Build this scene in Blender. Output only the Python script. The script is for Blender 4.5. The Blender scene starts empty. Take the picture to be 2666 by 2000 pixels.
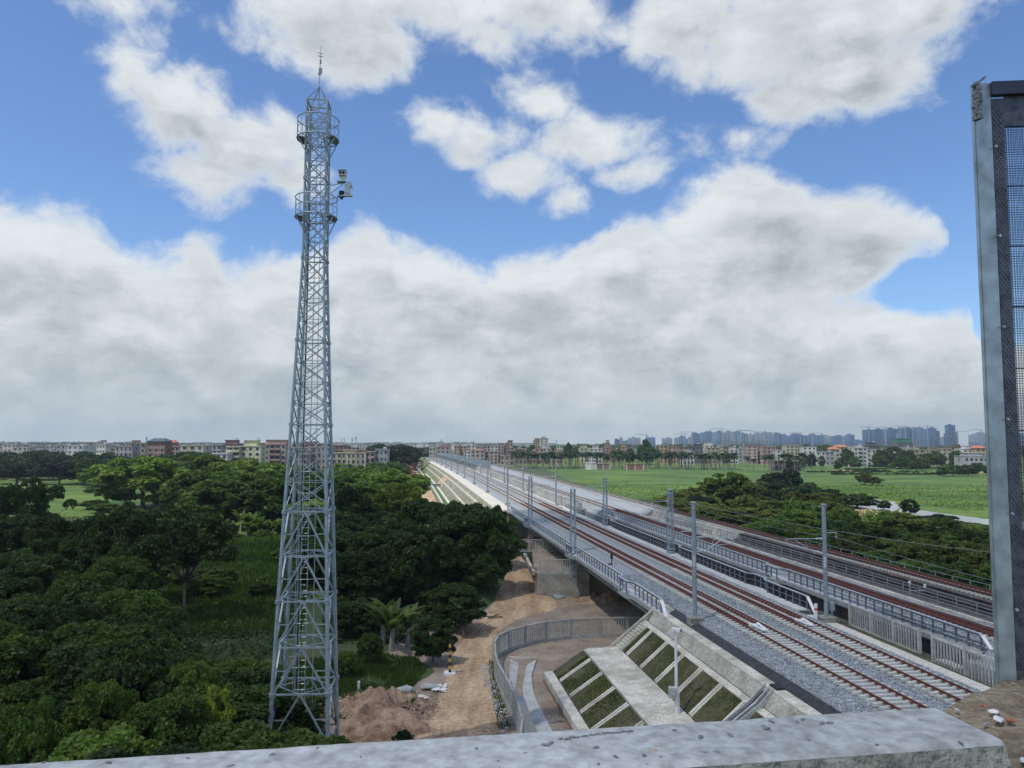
import bpy, math, random
import numpy as np
from mathutils import Vector, Matrix, noise as mnoise
random.seed(7); rng = np.random.default_rng(7)
S = bpy.context.scene
C = S.collection
# ------------------------------------------------------------------ camera
F_PX, W_PX, H_PX = 2000., 2666., 2000.      # the photograph's focal length and size in its own pixels
CAM_Z = 19.5
PITCH, ROLL = math.atan(152/2000.), math.radians(0.2)
def ray(px, py):
    x = (px-W_PX/2)/F_PX; y = -(py-H_PX/2)/F_PX
    x, y = x*math.cos(ROLL)-y*math.sin(ROLL), x*math.sin(ROLL)+y*math.cos(ROLL)
    return x, math.cos(PITCH)-y*math.sin(PITCH), math.sin(PITCH)+y*math.cos(PITCH)
def G(px, py, z=0.):                         # where the sight line meets the level z
    x, y, k = ray(px, py); t = (z-CAM_Z)/k
    return x*t, y*t
def atD(px, py, D):                          # point on the sight line at a given distance
    x, y, k = ray(px, py); t = D/y
    return x*t, D, CAM_Z+k*t
cam_d = bpy.data.cameras.new('camera'); cam = bpy.data.objects.new('camera', cam_d); C.objects.link(cam)
cam_d.sensor_width = 36; cam_d.lens = 36*F_PX/W_PX; cam_d.clip_start = 0.05; cam_d.clip_end = 20000
cam.matrix_world = Matrix.Translation((0, 0, CAM_Z)) @ Matrix.Rotation(math.pi/2+PITCH, 4, 'X') @ Matrix.Rotation(ROLL, 4, 'Z')
S.camera = cam
# ------------------------------------------------------------------ light
SUN_EL, SUN_AZ = math.radians(64), math.radians(-128)    # azimuth clockwise from +Y (straight ahead)
SUN_DIR = Vector((math.sin(SUN_AZ)*math.cos(SUN_EL), math.cos(SUN_AZ)*math.cos(SUN_EL), math.sin(SUN_EL)))
SUN_STRENGTH, SKY_STRENGTH = 3.8, 0.115
EXPOSURE = 0.08
sl = bpy.data.lights.new('sun', 'SUN'); sl.energy = SUN_STRENGTH; sl.angle = math.radians(0.53); sl.color = (1, .955, .88)
so = bpy.data.objects.new('sun', sl); C.objects.link(so)
so.rotation_euler = (-SUN_DIR).to_track_quat('-Z', 'Y').to_euler()
S.view_settings.view_transform = 'Standard'; S.view_settings.look = 'None'; S.view_settings.exposure = EXPOSURE
S.view_settings.gamma = 1; S.view_settings.use_curve_mapping = False
S.cycles.use_denoising = True; S.cycles.max_bounces = 7; S.cycles.diffuse_bounces = 3; S.cycles.transmission_bounces = 3
S.cycles.glossy_bounces = 2; S.cycles.volume_bounces = 0; S.cycles.caustics_reflective = False; S.cycles.caustics_refractive = False
S.cycles.sample_clamp_indirect = 4
# ------------------------------------------------------------------ sky with clouds
def smoothstep_node(nt, val, a, b):
    n = nt.nodes.new('ShaderNodeMapRange'); n.interpolation_type = 'SMOOTHSTEP'
    n.inputs[1].default_value = a; n.inputs[2].default_value = b
    nt.links.new(val, n.inputs[0]); return n.outputs[0]
def mth(nt, op, a, b=None, clamp=False):
    n = nt.nodes.new('ShaderNodeMath'); n.operation = op; n.use_clamp = clamp
    for i, v in enumerate((a, b)):
        if v is None: continue
        if isinstance(v, (int, float)): n.inputs[i].default_value = v
        else: nt.links.new(v, n.inputs[i])
    return n.outputs[0]
def azel(dx, dy):                            # display pixel (2211 wide) -> azimuth, elevation
    x, y, z = ray(dx/0.8294, dy/0.8294); return math.atan2(x, y), math.atan2(z, math.hypot(x, y))
K = 1659.
BLOBS = [  # cx, cy, rx, ry, amount: the clouds in view, in display pixels
 (320,140,50,60,.5),(405,240,125,95,1),(535,315,125,105,1),(470,390,130,60,.8),(620,400,90,60,.7),(295,190,60,60,.5),
 (700,40,200,90,1),(780,90,150,85,1),(880,10,260,90,1),(1150,0,220,80,.9),(1080,90,70,50,.45),(240,-20,90,20,.2),
 (1480,40,260,90,.9),(1400,95,170,50,.5),(1750,40,330,130,1.1),(1830,120,200,110,1),(1700,190,140,70,.9),(1950,20,190,90,.9),(1590,290,110,34,.36),
 (950,270,100,45,.6),(1060,290,140,60,.75),(1140,225,90,55,.65),(1260,310,150,60,.85),(1340,360,90,40,.6),(1130,370,130,60,.8),(1220,430,50,50,.45),(1010,330,80,35,.6),
 (2080,655,60,48,.4)]
GAPS = [(2120,590,190,105,1.35),(1950,625,160,60,1.05),(2175,470,110,190,1.3)]
TOP = [(-500,440),(0,428),(60,424),(110,440),(170,455),(230,490),(310,530),(380,545),(430,515),(520,545),(600,525),(660,535),(740,490),(800,470),(850,520),(930,535),(1020,575),(1090,560),(1200,530),
       (1300,500),(1370,455),(1450,410),(1550,372),(1640,362),(1700,372),(1800,392),(1900,395),(1990,410),(2045,450),(2075,600),(2150,720),(2350,640),(2700,560)]
def cloud_group():
    g = bpy.data.node_groups.new('cloud_field', 'ShaderNodeTree')
    g.interface.new_socket('p', in_out='INPUT', socket_type='NodeSocketVector')
    g.interface.new_socket('v', in_out='OUTPUT', socket_type='NodeSocketFloat')
    gi = g.nodes.new('NodeGroupInput'); go = g.nodes.new('NodeGroupOutput'); P = gi.outputs[0]
    L = g.links.new
    nz = g.nodes.new('ShaderNodeTexNoise'); nz.inputs['Scale'].default_value = 4.5; nz.inputs['Detail'].default_value = 3
    L(P, nz.inputs['Vector'])
    wv = g.nodes.new('ShaderNodeVectorMath'); wv.operation = 'MULTIPLY_ADD'; L(nz.outputs['Color'], wv.inputs[0])
    wv.inputs[1].default_value = (.09, .07, 0); L(P, wv.inputs[2])
    off = g.nodes.new('ShaderNodeVectorMath'); off.operation = 'SUBTRACT'; L(wv.outputs[0], off.inputs[0]); off.inputs[1].default_value = (.045, .035, 0)
    PW = off.outputs[0]
    def blob(cx, cy, rx, ry, amt):
        a, e = azel(cx, cy)
        s = g.nodes.new('ShaderNodeVectorMath'); s.operation = 'SUBTRACT'; L(PW, s.inputs[0]); s.inputs[1].default_value = (a, e, 0)
        m = g.nodes.new('ShaderNodeVectorMath'); m.operation = 'MULTIPLY'; L(s.outputs[0], m.inputs[0]); m.inputs[1].default_value = (K/rx, K/ry, 0)
        l = g.nodes.new('ShaderNodeVectorMath'); l.operation = 'LENGTH'; L(m.outputs[0], l.inputs[0])
        return mth(g, 'MULTIPLY', mth(g, 'SUBTRACT', 1.05, l.outputs['Value']), amt)
    f = None
    for b in BLOBS:
        v = blob(*b); f = v if f is None else mth(g, 'MAXIMUM', f, v)
    sp = g.nodes.new('ShaderNodeSeparateXYZ'); L(PW, sp.inputs[0])
    fc = g.nodes.new('ShaderNodeFloatCurve'); cu = fc.mapping.curves[0]
    pts = [(min(1, max(0, azel(x, y)[0]/2+.5)), azel(x, y)[1]/.6) for x, y in TOP]
    cu.points[0].location = (0, pts[0][1]); cu.points[1].location = (1, pts[-1][1])
    for q in pts: cu.points.new(*q)
    fc.mapping.update()
    L(mth(g, 'MULTIPLY_ADD', sp.outputs[0], .5), fc.inputs['Value'])
    fc.inputs['Value'].links[0].from_node.inputs[2].default_value = .5
    top = mth(g, 'MULTIPLY', fc.outputs[0], .6)
    deck = mth(g, 'MINIMUM', mth(g, 'DIVIDE', mth(g, 'SUBTRACT', top, sp.outputs[1]), .05), .85)
    f = mth(g, 'MAXIMUM', f, deck)
    # the same kind of broken cloud goes on all round and overhead, outside the picture
    n2 = g.nodes.new('ShaderNodeTexNoise'); n2.inputs['Scale'].default_value = 2.6; n2.inputs['Detail'].default_value = 2; L(PW, n2.inputs['Vector'])
    gen = mth(g, 'MULTIPLY', mth(g, 'SUBTRACT', n2.outputs[0], .5), 6.)
    aa = mth(g, 'ABSOLUTE', sp.outputs[0])
    out1 = smoothstep_node(g, aa, .66, .82); out2 = smoothstep_node(g, sp.outputs[1], .56, .68)
    outm = mth(g, 'MAXIMUM', out1, out2)
    gen = mth(g, 'SUBTRACT', gen, mth(g, 'MULTIPLY', mth(g, 'SUBTRACT', 1., outm), 6.))
    f = mth(g, 'MAXIMUM', f, gen)
    for b in GAPS:
        f = mth(g, 'SUBTRACT', f, mth(g, 'MAXIMUM', blob(*b), 0.))
    mp = g.nodes.new('ShaderNodeMapping'); mp.inputs['Scale'].default_value = (1, 1.25, 1); L(P, mp.inputs['Vector'])
    n3 = g.nodes.new('ShaderNodeTexNoise'); n3.inputs['Scale'].default_value = 11; n3.inputs['Detail'].default_value = 10
    n3.inputs['Roughness'].default_value = .6; n3.inputs['Distortion'].default_value = .25; L(mp.outputs[0], n3.inputs['Vector'])
    nn = mth(g, 'MULTIPLY', mth(g, 'SUBTRACT', n3.outputs[0], .52), 2.25)
    r = mth(g, 'ADD', f, nn)
    L(r, go.inputs[0]); return g
W = bpy.data.worlds.new('World'); S.world = W; W.use_nodes = True
nt = W.node_tree; nt.nodes.clear(); L = nt.links.new
wo = nt.nodes.new('ShaderNodeOutputWorld'); bg = nt.nodes.new('ShaderNodeBackground'); L(bg.outputs[0], wo.inputs[0])
sky = nt.nodes.new('ShaderNodeTexSky'); sky.sky_type = 'NISHITA'; sky.sun_disc = False
sky.sun_elevation = SUN_EL; sky.sun_rotation = SUN_AZ; sky.air_density = 1.0; sky.dust_density = .5; sky.ozone_density = 3.5; sky.altitude = 50
bg.inputs[1].default_value = SKY_STRENGTH
tc = nt.nodes.new('ShaderNodeTexCoord'); nv = nt.nodes.new('ShaderNodeVectorMath'); nv.operation = 'NORMALIZE'; L(tc.outputs['Generated'], nv.inputs[0])
sp = nt.nodes.new('ShaderNodeSeparateXYZ'); L(nv.outputs[0], sp.inputs[0])
az = mth(nt, 'ARCTAN2', sp.outputs[0], sp.outputs[1]); el = mth(nt, 'ARCSINE', sp.outputs[2])
cb = nt.nodes.new('ShaderNodeCombineXYZ'); L(az, cb.inputs[0]); L(el, cb.inputs[1])
grp = cloud_group()
def field(vec):
    n = nt.nodes.new('ShaderNodeGroup'); n.node_tree = grp; L(vec, n.inputs[0]); return n.outputs[0]
f0 = field(cb.outputs[0])
up = nt.nodes.new('ShaderNodeVectorMath'); up.operation = 'ADD'; L(cb.outputs[0], up.inputs[0]); up.inputs[1].default_value = (-.012, .03, 0)
f1 = field(up.outputs[0])
alpha = mth(nt, 'MULTIPLY', smoothstep_node(nt, f0, -.16, .52), .985)
# shade: thick cloud with more cloud above it is grey, rims and tops are bright
thick = smoothstep_node(nt, f0, .05, .85)
above = smoothstep_node(nt, mth(nt, 'SUBTRACT', f1, mth(nt, 'MULTIPLY', f0, .45)), -.3, 1.0)
nb = nt.nodes.new('ShaderNodeTexNoise'); nb.inputs['Scale'].default_value = 3.2; nb.inputs['Detail'].default_value = 7; nb.inputs['Roughness'].default_value = .62
mpb = nt.nodes.new('ShaderNodeMapping'); mpb.inputs['Scale'].default_value = (1, 3.2, 1); L(cb.outputs[0], mpb.inputs['Vector']); L(mpb.outputs[0], nb.inputs['Vector'])
big = smoothstep_node(nt, nb.outputs[0], .41, .60)
rel = smoothstep_node(nt, mth(nt, 'SUBTRACT', f1, f0), -.55, .55)
sh = mth(nt, 'ADD', mth(nt, 'MULTIPLY', mth(nt, 'MULTIPLY', above, thick), .3), mth(nt, 'MULTIPLY', mth(nt, 'MULTIPLY', big, thick), .40), clamp=True)
sh = mth(nt, 'ADD', sh, mth(nt, 'MULTIPLY', mth(nt, 'MULTIPLY', rel, thick), .42), clamp=True)
cm = nt.nodes.new('ShaderNodeMix'); cm.data_type = 'RGBA'; L(sh, cm.inputs[0])
cm.inputs[6].default_value = (6.6, 6.95, 7.1, 1); cm.inputs[7].default_value = (3.15, 3.6, 3.95, 1)
# low clouds are seen through far more air
hz = smoothstep_node(nt, el, .14, -.02)
hm = nt.nodes.new('ShaderNodeMix'); hm.data_type = 'RGBA'; L(mth(nt, 'MULTIPLY', hz, .55), hm.inputs[0]); L(cm.outputs[2], hm.inputs[6]); hm.inputs[7].default_value = (4.5, 5.1, 5.4, 1)
sky_gain = nt.nodes.new('ShaderNodeMix'); sky_gain.data_type = 'RGBA'; sky_gain.blend_type = 'MULTIPLY'; sky_gain.inputs[0].default_value = 1
L(sky.outputs[0], sky_gain.inputs[6]); sky_gain.inputs[7].default_value = (.96, 1.12, 1.32, 1)
am = nt.nodes.new('ShaderNodeMix'); am.data_type = 'RGBA'; L(alpha, am.inputs[0]); L(sky_gain.outputs[2], am.inputs[6]); L(hm.outputs[2], am.inputs[7])
L(am.outputs[2], bg.inputs[0])
W.cycles.sampling_method = 'MANUAL'; W.cycles.sample_map_resolution = 512
# ------------------------------------------------------------------ helpers
def tag(o, label=None, cat=None, group=None, kind=None):
    for k, v in (('label', label), ('category', cat), ('group', group), ('kind', kind)):
        if v: o[k] = v
    return o
def empty(name, loc, label=None, cat=None, group=None, rz=0):
    o = bpy.data.objects.new(name, None); C.objects.link(o); o.location = loc; o.rotation_euler = (0, 0, rz)
    o.empty_display_size = .2
    return tag(o, label, cat, group)
def put(name, me, parent=None, loc=(0, 0, 0), rot=None, scale=None):
    o = bpy.data.objects.new(name, me); C.objects.link(o); o.location = loc
    if rot is not None: o.rotation_euler = rot
    if scale is not None: o.scale = scale
    if parent is not None: o.parent = parent
    return o
def copy_tree(o, parent=None, loc=None, rz=None, scale=None, label=None, kids=True):
    c = o.copy(); C.objects.link(c)
    if parent is not None: c.parent = parent
    if loc is not None: c.location = loc
    if rz is not None: c.rotation_euler = (0, 0, rz)
    if scale is not None: c.scale = scale
    if label: c['label'] = label
    if kids:
        for ch in list(o.children): copy_tree(ch, c)
    return c
class MB:
    """collects boxes, bars, tubes; vertices are written relative to an origin"""
    def __init__(s): s.v = []; s.f = []
    def add(s, vs, fs):
        n = len(s.v); s.v += [tuple(q) for q in vs]; s.f += [tuple(i+n for i in f) for f in fs]; return s
    def box(s, c, d, rz=0, M=None):
        x, y, z = d[0]/2, d[1]/2, d[2]/2
        vs = [Vector((sx*x, sy*y, sz*z)) for sz in (-1, 1) for sx, sy in ((-1, -1), (1, -1), (1, 1), (-1, 1))]
        R_ = M if M is not None else Matrix.Rotation(rz, 3, 'Z')
        return s.add([R_ @ q + Vector(c) for q in vs], [(0, 3, 2, 1), (4, 5, 6, 7), (0, 1, 5, 4), (1, 2, 6, 5), (2, 3, 7, 6), (3, 0, 4, 7)])
    def hull8(s, a):                        # 4 bottom + 4 top corners
        return s.add(a, [(0, 3, 2, 1), (4, 5, 6, 7), (0, 1, 5, 4), (1, 2, 6, 5), (2, 3, 7, 6), (3, 0, 4, 7)])
    def beam(s, p, q, w, h=None, up=(0, 0, 1)):
        p = Vector(p); q = Vector(q); d = (q-p); h = h or w
        if d.length < 1e-6: return s
        t = d.normalized(); u = Vector(up)
        if abs(t.dot(u)) > .98: u = Vector((1, 0, 0))
        a = t.cross(u).normalized(); b = a.cross(t)
        c = [p+a*sx*w/2+b*sy*h/2 for sx, sy in ((-1, -1), (1, -1), (1, 1), (-1, 1))]
        c += [x+d for x in c]
        return s.add(c, [(0, 3, 2, 1), (4, 5, 6, 7), (0, 1, 5, 4), (1, 2, 6, 5), (2, 3, 7, 6), (3, 0, 4, 7)])
    def tube(s, p, q, r, r2=None, n=8, cap=True):
        p = Vector(p); q = Vector(q); t = (q-p).normalized(); r2 = r if r2 is None else r2
        u = Vector((0, 0, 1)) if abs(t.z) < .9 else Vector((1, 0, 0))
        a = t.cross(u).normalized(); b = t.cross(a)
        vs = []
        for c, rr in ((p, r), (q, r2)):
            vs += [c+(a*math.cos(2*math.pi*i/n)+b*math.sin(2*math.pi*i/n))*rr for i in range(n)]
        fs = [(i, i+n, (i+1) % n+n, (i+1) % n) for i in range(n)]
        if cap: fs += [tuple(range(n)), tuple(range(2*n-1, n-1, -1))]
        return s.add(vs, fs)
    def path(s, pts, r, n=6):
        for a, b in zip(pts[:-1], pts[1:]): s.tube(a, b, r, n=n, cap=True)
        return s
    def mesh(s, name, mat, origin=(0, 0, 0), smooth=False):
        me = bpy.data.meshes.new(name); ox, oy, oz = origin
        me.from_pydata([(x-ox, y-oy, z-oz) for x, y, z in s.v], [], s.f)
        me.validate(); me.update()
        if mat: me.materials.append(mat)
        if smooth:
            me.polygons.foreach_set('use_smooth', [True]*len(me.polygons))
        return me
    def obj(s, name, mat, parent=None, origin=None, smooth=False):
        """world coordinates in; the child sits at its parent's place"""
        if origin is None: origin = tuple(parent.location) if parent is not None else (0, 0, 0)
        return put(name, s.mesh(name, mat, origin, smooth), parent, (0, 0, 0) if parent is not None else origin)
def center_obj(mb, name, mat, smooth=False):
    xs = [sum(c[i] for c in mb.v)/len(mb.v) for i in range(3)]; xs[2] = min(c[2] for c in mb.v)
    return put(name, mb.mesh(name, mat, xs, smooth), None, xs)
# ------------------------------------------------------------------ materials
def mat(name, col, rough=.85, amt=.2, scale=3., metal=0., bump=0., bscale=None, col2=None, detail=5, fine=0, island=0., stretch=None, spec=None):
    m = bpy.data.materials.new(name); m.use_nodes = True; t = m.node_tree; p = t.nodes['Principled BSDF']
    l = t.links.new; g = t.nodes.new('ShaderNodeNewGeometry')
    pos = g.outputs['Position']
    if stretch:
        mp = t.nodes.new('ShaderNodeMapping'); mp.inputs['Scale'].default_value = stretch[:3]
        if len(stretch) > 3: mp.inputs['Rotation'].default_value = (0, 0, stretch[3])
        l(pos, mp.inputs['Vector']); pos = mp.outputs[0]
    n = t.nodes.new('ShaderNodeTexNoise'); n.inputs['Scale'].default_value = scale; n.inputs['Detail'].default_value = detail
    n.inputs['Roughness'].default_value = .62; l(pos, n.inputs['Vector'])
    mr = smoothstep_node(t, n.outputs[0], .32, .68)
    mx = t.nodes.new('ShaderNodeMix'); mx.data_type = 'RGBA'; l(mr, mx.inputs[0])
    c2 = col2 or tuple(min(1, c*(1+amt)) for c in col); c1 = col if col2 else tuple(c*(1-amt) for c in col)
    mx.inputs[6].default_value = (*c1, 1); mx.inputs[7].default_value = (*c2, 1); out = mx.outputs[2]
    if fine:
        n2 = t.nodes.new('ShaderNodeTexNoise'); n2.inputs['Scale'].default_value = fine; n2.inputs['Detail'].default_value = 3; l(g.outputs['Position'], n2.inputs['Vector'])
        k = t.nodes.new('ShaderNodeMapRange'); k.inputs[1].default_value = .3; k.inputs[2].default_value = .7; k.inputs[3].default_value = .7; k.inputs[4].default_value = 1.25
        l(n2.outputs[0], k.inputs[0]); v = t.nodes.new('ShaderNodeVectorMath'); v.operation = 'SCALE'; l(out, v.inputs[0]); l(k.outputs[0], v.inputs['Scale']); out = v.outputs[0]
    if island:
        src_ = g.outputs['Random Per Island'] if island > 0 else t.nodes.new('ShaderNodeObjectInfo').outputs['Random']
        k = t.nodes.new('ShaderNodeMapRange'); k.inputs[3].default_value = 1-abs(island); k.inputs[4].default_value = 1+abs(island)
        l(src_, k.inputs[0]); v = t.nodes.new('ShaderNodeVectorMath'); v.operation = 'SCALE'; l(out, v.inputs[0]); l(k.outputs[0], v.inputs['Scale']); out = v.outputs[0]
    l(out, p.inputs['Base Color']); p.inputs['Roughness'].default_value = rough; p.inputs['Metallic'].default_value = metal
    if spec is not None: p.inputs['Specular IOR Level'].default_value = spec
    if bump:
        n3 = t.nodes.new('ShaderNodeTexNoise'); n3.inputs['Scale'].default_value = bscale or scale*4; n3.inputs['Detail'].default_value = 4; l(g.outputs['Position'], n3.inputs['Vector'])
        b = t.nodes.new('ShaderNodeBump'); b.inputs['Strength'].default_value = bump; b.inputs['Distance'].default_value = .05; l(n3.outputs[0], b.inputs['Height']); l(b.outputs[0], p.inputs['Normal'])
    return m
def leafmat(name, c1, c2, scale=.35, trans=.35, c3=None):
    m = bpy.data.materials.new(name); m.use_nodes = True; t = m.node_tree; l = t.links.new
    t.nodes.clear(); out = t.nodes.new('ShaderNodeOutputMaterial')
    g = t.nodes.new('ShaderNodeNewGeometry'); oi = t.nodes.new('ShaderNodeObjectInfo')
    n = t.nodes.new('ShaderNodeTexNoise'); n.inputs['Scale'].default_value = scale; n.inputs['Detail'].default_value = 4; l(g.outputs['Position'], n.inputs['Vector'])
    a = mth(t, 'ADD', mth(t, 'MULTIPLY', smoothstep_node(t, n.outputs[0], .35, .65), .5), mth(t, 'MULTIPLY', g.outputs['Random Per Island'], .5))
    mx = t.nodes.new('ShaderNodeMix'); mx.data_type = 'RGBA'; l(a, mx.inputs[0]); mx.inputs[6].default_value = (*c1, 1); mx.inputs[7].default_value = (*c2, 1)
    k = t.nodes.new('ShaderNodeMapRange'); k.inputs[3].default_value = .68; k.inputs[4].default_value = 1.35; l(oi.outputs['Random'], k.inputs[0])
    v = t.nodes.new('ShaderNodeVectorMath'); v.operation = 'SCALE'; l(mx.outputs[2], v.inputs[0]); l(k.outputs[0], v.inputs['Scale'])
    d = t.nodes.new('ShaderNodeBsdfPrincipled'); d.inputs['Roughness'].default_value = .55; d.inputs['Specular IOR Level'].default_value = .25; l(v.outputs[0], d.inputs['Base Color'])
    tr = t.nodes.new('ShaderNodeBsdfTranslucent'); v2 = t.nodes.new('ShaderNodeVectorMath'); v2.operation = 'MULTIPLY'; l(v.outputs[0], v2.inputs[0]); v2.inputs[1].default_value = (1.25, 1.5, .6)
    l(v2.outputs[0], tr.inputs[0]); ms = t.nodes.new('ShaderNodeMixShader'); ms.inputs[0].default_value = trans; l(d.outputs[0], ms.inputs[1]); l(tr.outputs[0], ms.inputs[2]); l(ms.outputs[0], out.inputs[0])
    return m
M = dict(
 ground=mat('countryside_grass', (.030, .062, .018), .95, scale=.02, col2=(.075, .085, .03), fine=.25, detail=8),
 rice=mat('rice_crop', (.011, .060, .010), .95, scale=.019, col2=(.125, .20, .022), fine=.5, detail=7, stretch=(1, 4.2, 1, -.1), bump=.4, bscale=2.),
 meadow=mat('meadow_grass', (.045, .10, .010), .95, scale=.05, col2=(.12, .175, .02), fine=1.2, detail=7, stretch=(1, 2., 1, 0), bump=.5, bscale=3.),
 verge=mat('verge_grass', (.03, .065, .018), .95, scale=.35, col2=(.06, .10, .03), fine=5, bump=.6, bscale=8),
 dirt=mat('packed_dirt', (.31, .205, .115), .95, scale=.35, col2=(.52, .375, .235), fine=3.5, bump=.7, bscale=5, stretch=(1.6, .45, 1, 0)),
 yard=mat('reddish_yard_soil', (.215, .16, .118), .95, scale=.3, col2=(.34, .285, .22), fine=5, bump=.5, bscale=9),
 soil=mat('excavated_soil', (.17, .105, .065), .98, scale=.9, col2=(.38, .265, .185), fine=7, bump=1., bscale=6),
 gravel=mat('ballast_stone', (.17, .19, .205), .9, scale=9, col2=(.40, .43, .45), fine=22, detail=3, bump=1., bscale=18, stretch=(1, 1, 1)),
 stone=mat('crushed_granite', (.30, .33, .35), .85, amt=.2, scale=2, island=.55),
 conc=mat('concrete', (.38, .355, .285), .9, scale=.6, col2=(.66, .63, .54), fine=9, bump=.25, bscale=30, detail=8),
 conc_d=mat('weathered_concrete', (.28, .27, .225), .9, scale=.7, col2=(.46, .44, .38), fine=6, bump=.4, bscale=18, detail=9),
 conc_g=mat('grey_precast_concrete', (.33, .345, .34), .9, scale=.9, col2=(.46, .475, .46), fine=10, island=-.08),
 panel_fence=mat('fence_concrete', (.36, .375, .35), .9, scale=1.5, col2=(.46, .47, .44), fine=10, island=-.12),
 shoulder=mat('pale_new_concrete', (.52, .49, .42), .9, scale=.35, col2=(.62, .59, .52), fine=5),
 pier=mat('pier_concrete', (.24, .225, .19), .9, scale=.6, col2=(.36, .34, .30), fine=6),
 sleeper=mat('sleeper_concrete', (.44, .45, .41), .85, scale=3, col2=(.60, .60, .55), fine=18, island=-.08),
 rust=mat('rail_rust', (.105, .030, .020), .75, scale=2.5, col2=(.16, .050, .034), fine=20),
 rust_d=mat('dark_old_rail', (.055, .030, .024), .8, scale=2.5, col2=(.10, .055, .042), fine=15),
 railtop=mat('worn_rail', (.10, .045, .035), .5, scale=4, col2=(.14, .065, .05)),
 rust_deck=mat('rusty_track_bed', (.085, .038, .030), .9, scale=3, col2=(.14, .06, .046), fine=15),
 galv=mat('galvanised_steel', (.30, .37, .42), .48, scale=2, col2=(.42, .49, .53), metal=.55, fine=18),
 galv_l=mat('bright_galvanised_steel', (.42, .49, .53), .45, scale=2, col2=(.52, .59, .62), metal=.5, fine=18),
 galv_post=mat('spangled_galvanised_post', (.36, .43, .46), .42, scale=3, col2=(.43, .50, .53), metal=.6, fine=14, stretch=(1, 1, .12)),
 pole=mat('pole_grey_paint', (.25, .30, .34), .5, scale=1.5, col2=(.33, .385, .42), metal=.35, fine=12),
 railing=mat('blue_grey_railing', (.10, .135, .175), .45, scale=3, col2=(.17, .21, .26), metal=.35),
 railing_l=mat('handrail_top', (.42, .49, .55), .4, scale=3, col2=(.52, .58, .63), metal=.4),
 walk=mat('walkway_slab', (.42, .44, .44), .9, scale=1, col2=(.52, .54, .53), fine=12, island=-.08),
 girder=mat('bridge_girder_concrete', (.26, .28, .28), .9, scale=.7, col2=(.36, .38, .375), fine=6),
 oldgirder_shade=mat('old_girder_painted_shade', (.055, .045, .04), .95, scale=.8, col2=(.115, .094, .082), fine=5, stretch=(1, 1, .25)),  # brown girder tone, darkened so its colour carries the shade around the old bridge
 white=mat('white_paint', (.66, .68, .68), .6, scale=2, col2=(.78, .79, .79)),
 red=mat('red_paint', (.45, .05, .04), .6), black=mat('black_rubber', (.018, .019, .021), .8, amt=.4, scale=4),
 fabric=mat('black_drain_fabric', (.022, .025, .030), .9, scale=3, col2=(.05, .055, .062), fine=14),
 yellow=mat('faded_yellow_paint', (.55, .33, .06), .7), ceramic=mat('pale_insulator', (.48, .52, .54), .35),
 wire=mat('wire', (.20, .23, .25), .5, metal=.5), dark=mat('dark_gap', (.02, .022, .026), .9),
 water=mat('pond_water', (.10, .13, .13), .06, amt=.1, scale=1, spec=.9), drain_water=mat('ditch_water', (.05, .065, .085), .05, amt=.1, scale=1, spec=.9),
 bark=mat('bark', (.10, .08, .06), .95, scale=4, col2=(.19, .165, .135)), bark_p=mat('palm_bark', (.26, .25, .21), .95, scale=3),
 brick=mat('red_brick_rubble', (.26, .085, .045), .95, scale=3, col2=(.38, .16, .09), island=.3),
 tarp=mat('grey_blue_sheet', (.24, .29, .30), .6, scale=1.5, col2=(.36, .41, .41), fine=5),
 slopegrass=mat('slope_turf', (.045, .050, .020), 1., scale=.8, col2=(.105, .088, .046), fine=5, bump=1., bscale=9),
 slopegrass_f=mat('far_slope_turf', (.07, .125, .025), 1., scale=.13, col2=(.20, .18, .08), fine=1.5),
 slopegreen=mat('ditch_grass', (.045, .12, .02), 1., scale=.4, col2=(.075, .16, .03), fine=2),
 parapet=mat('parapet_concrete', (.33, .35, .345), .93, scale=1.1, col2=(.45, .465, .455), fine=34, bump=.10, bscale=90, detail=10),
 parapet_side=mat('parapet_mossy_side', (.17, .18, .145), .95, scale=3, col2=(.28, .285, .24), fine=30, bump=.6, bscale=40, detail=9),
 mortar=mat('mortar_crumb', (.20, .22, .235), .95, amt=.25, scale=25, bump=.5, bscale=80),
 debris=mat('sandy_debris', (.15, .12, .075), .98, scale=5, col2=(.33, .275, .19), fine=35, bump=.8, bscale=50, detail=9),
 mesh_dark=mat('dark_mesh_wire', (.045, .055, .085), .5, metal=.3, scale=8), mesh_back=mat('dark_backing', (.09, .10, .125), .55, metal=.4, scale=30, amt=.4), weave=mat('woven_steel', (.20, .23, .27), .45, metal=.6, scale=9),
 glass=mat('window_glass', (.035, .042, .055), .25, amt=.3, scale=.4),
 hazeleaf=None,
)
LM = dict(
 dark=leafmat('dark_leaves', (.024, .048, .012), (.055, .094, .020)),
 mid=leafmat('mid_green_leaves', (.042, .082, .016), (.092, .145, .026)),
 light=leafmat('light_green_leaves', (.075, .130, .022), (.15, .215, .040)),
 lime=leafmat('lime_leaves', (.12, .175, .020), (.23, .27, .040)),
 olive=leafmat('olive_leaves', (.055, .080, .016), (.14, .16, .035)),
 deep=leafmat('deep_blue_green_leaves', (.014, .030, .014), (.028, .052, .020)),
 banana=leafmat('banana_leaves', (.055, .105, .025), (.12, .17, .045), trans=.4),
 palm=leafmat('palm_leaves', (.022, .044, .018), (.040, .070, .026), trans=.25),
)
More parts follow.
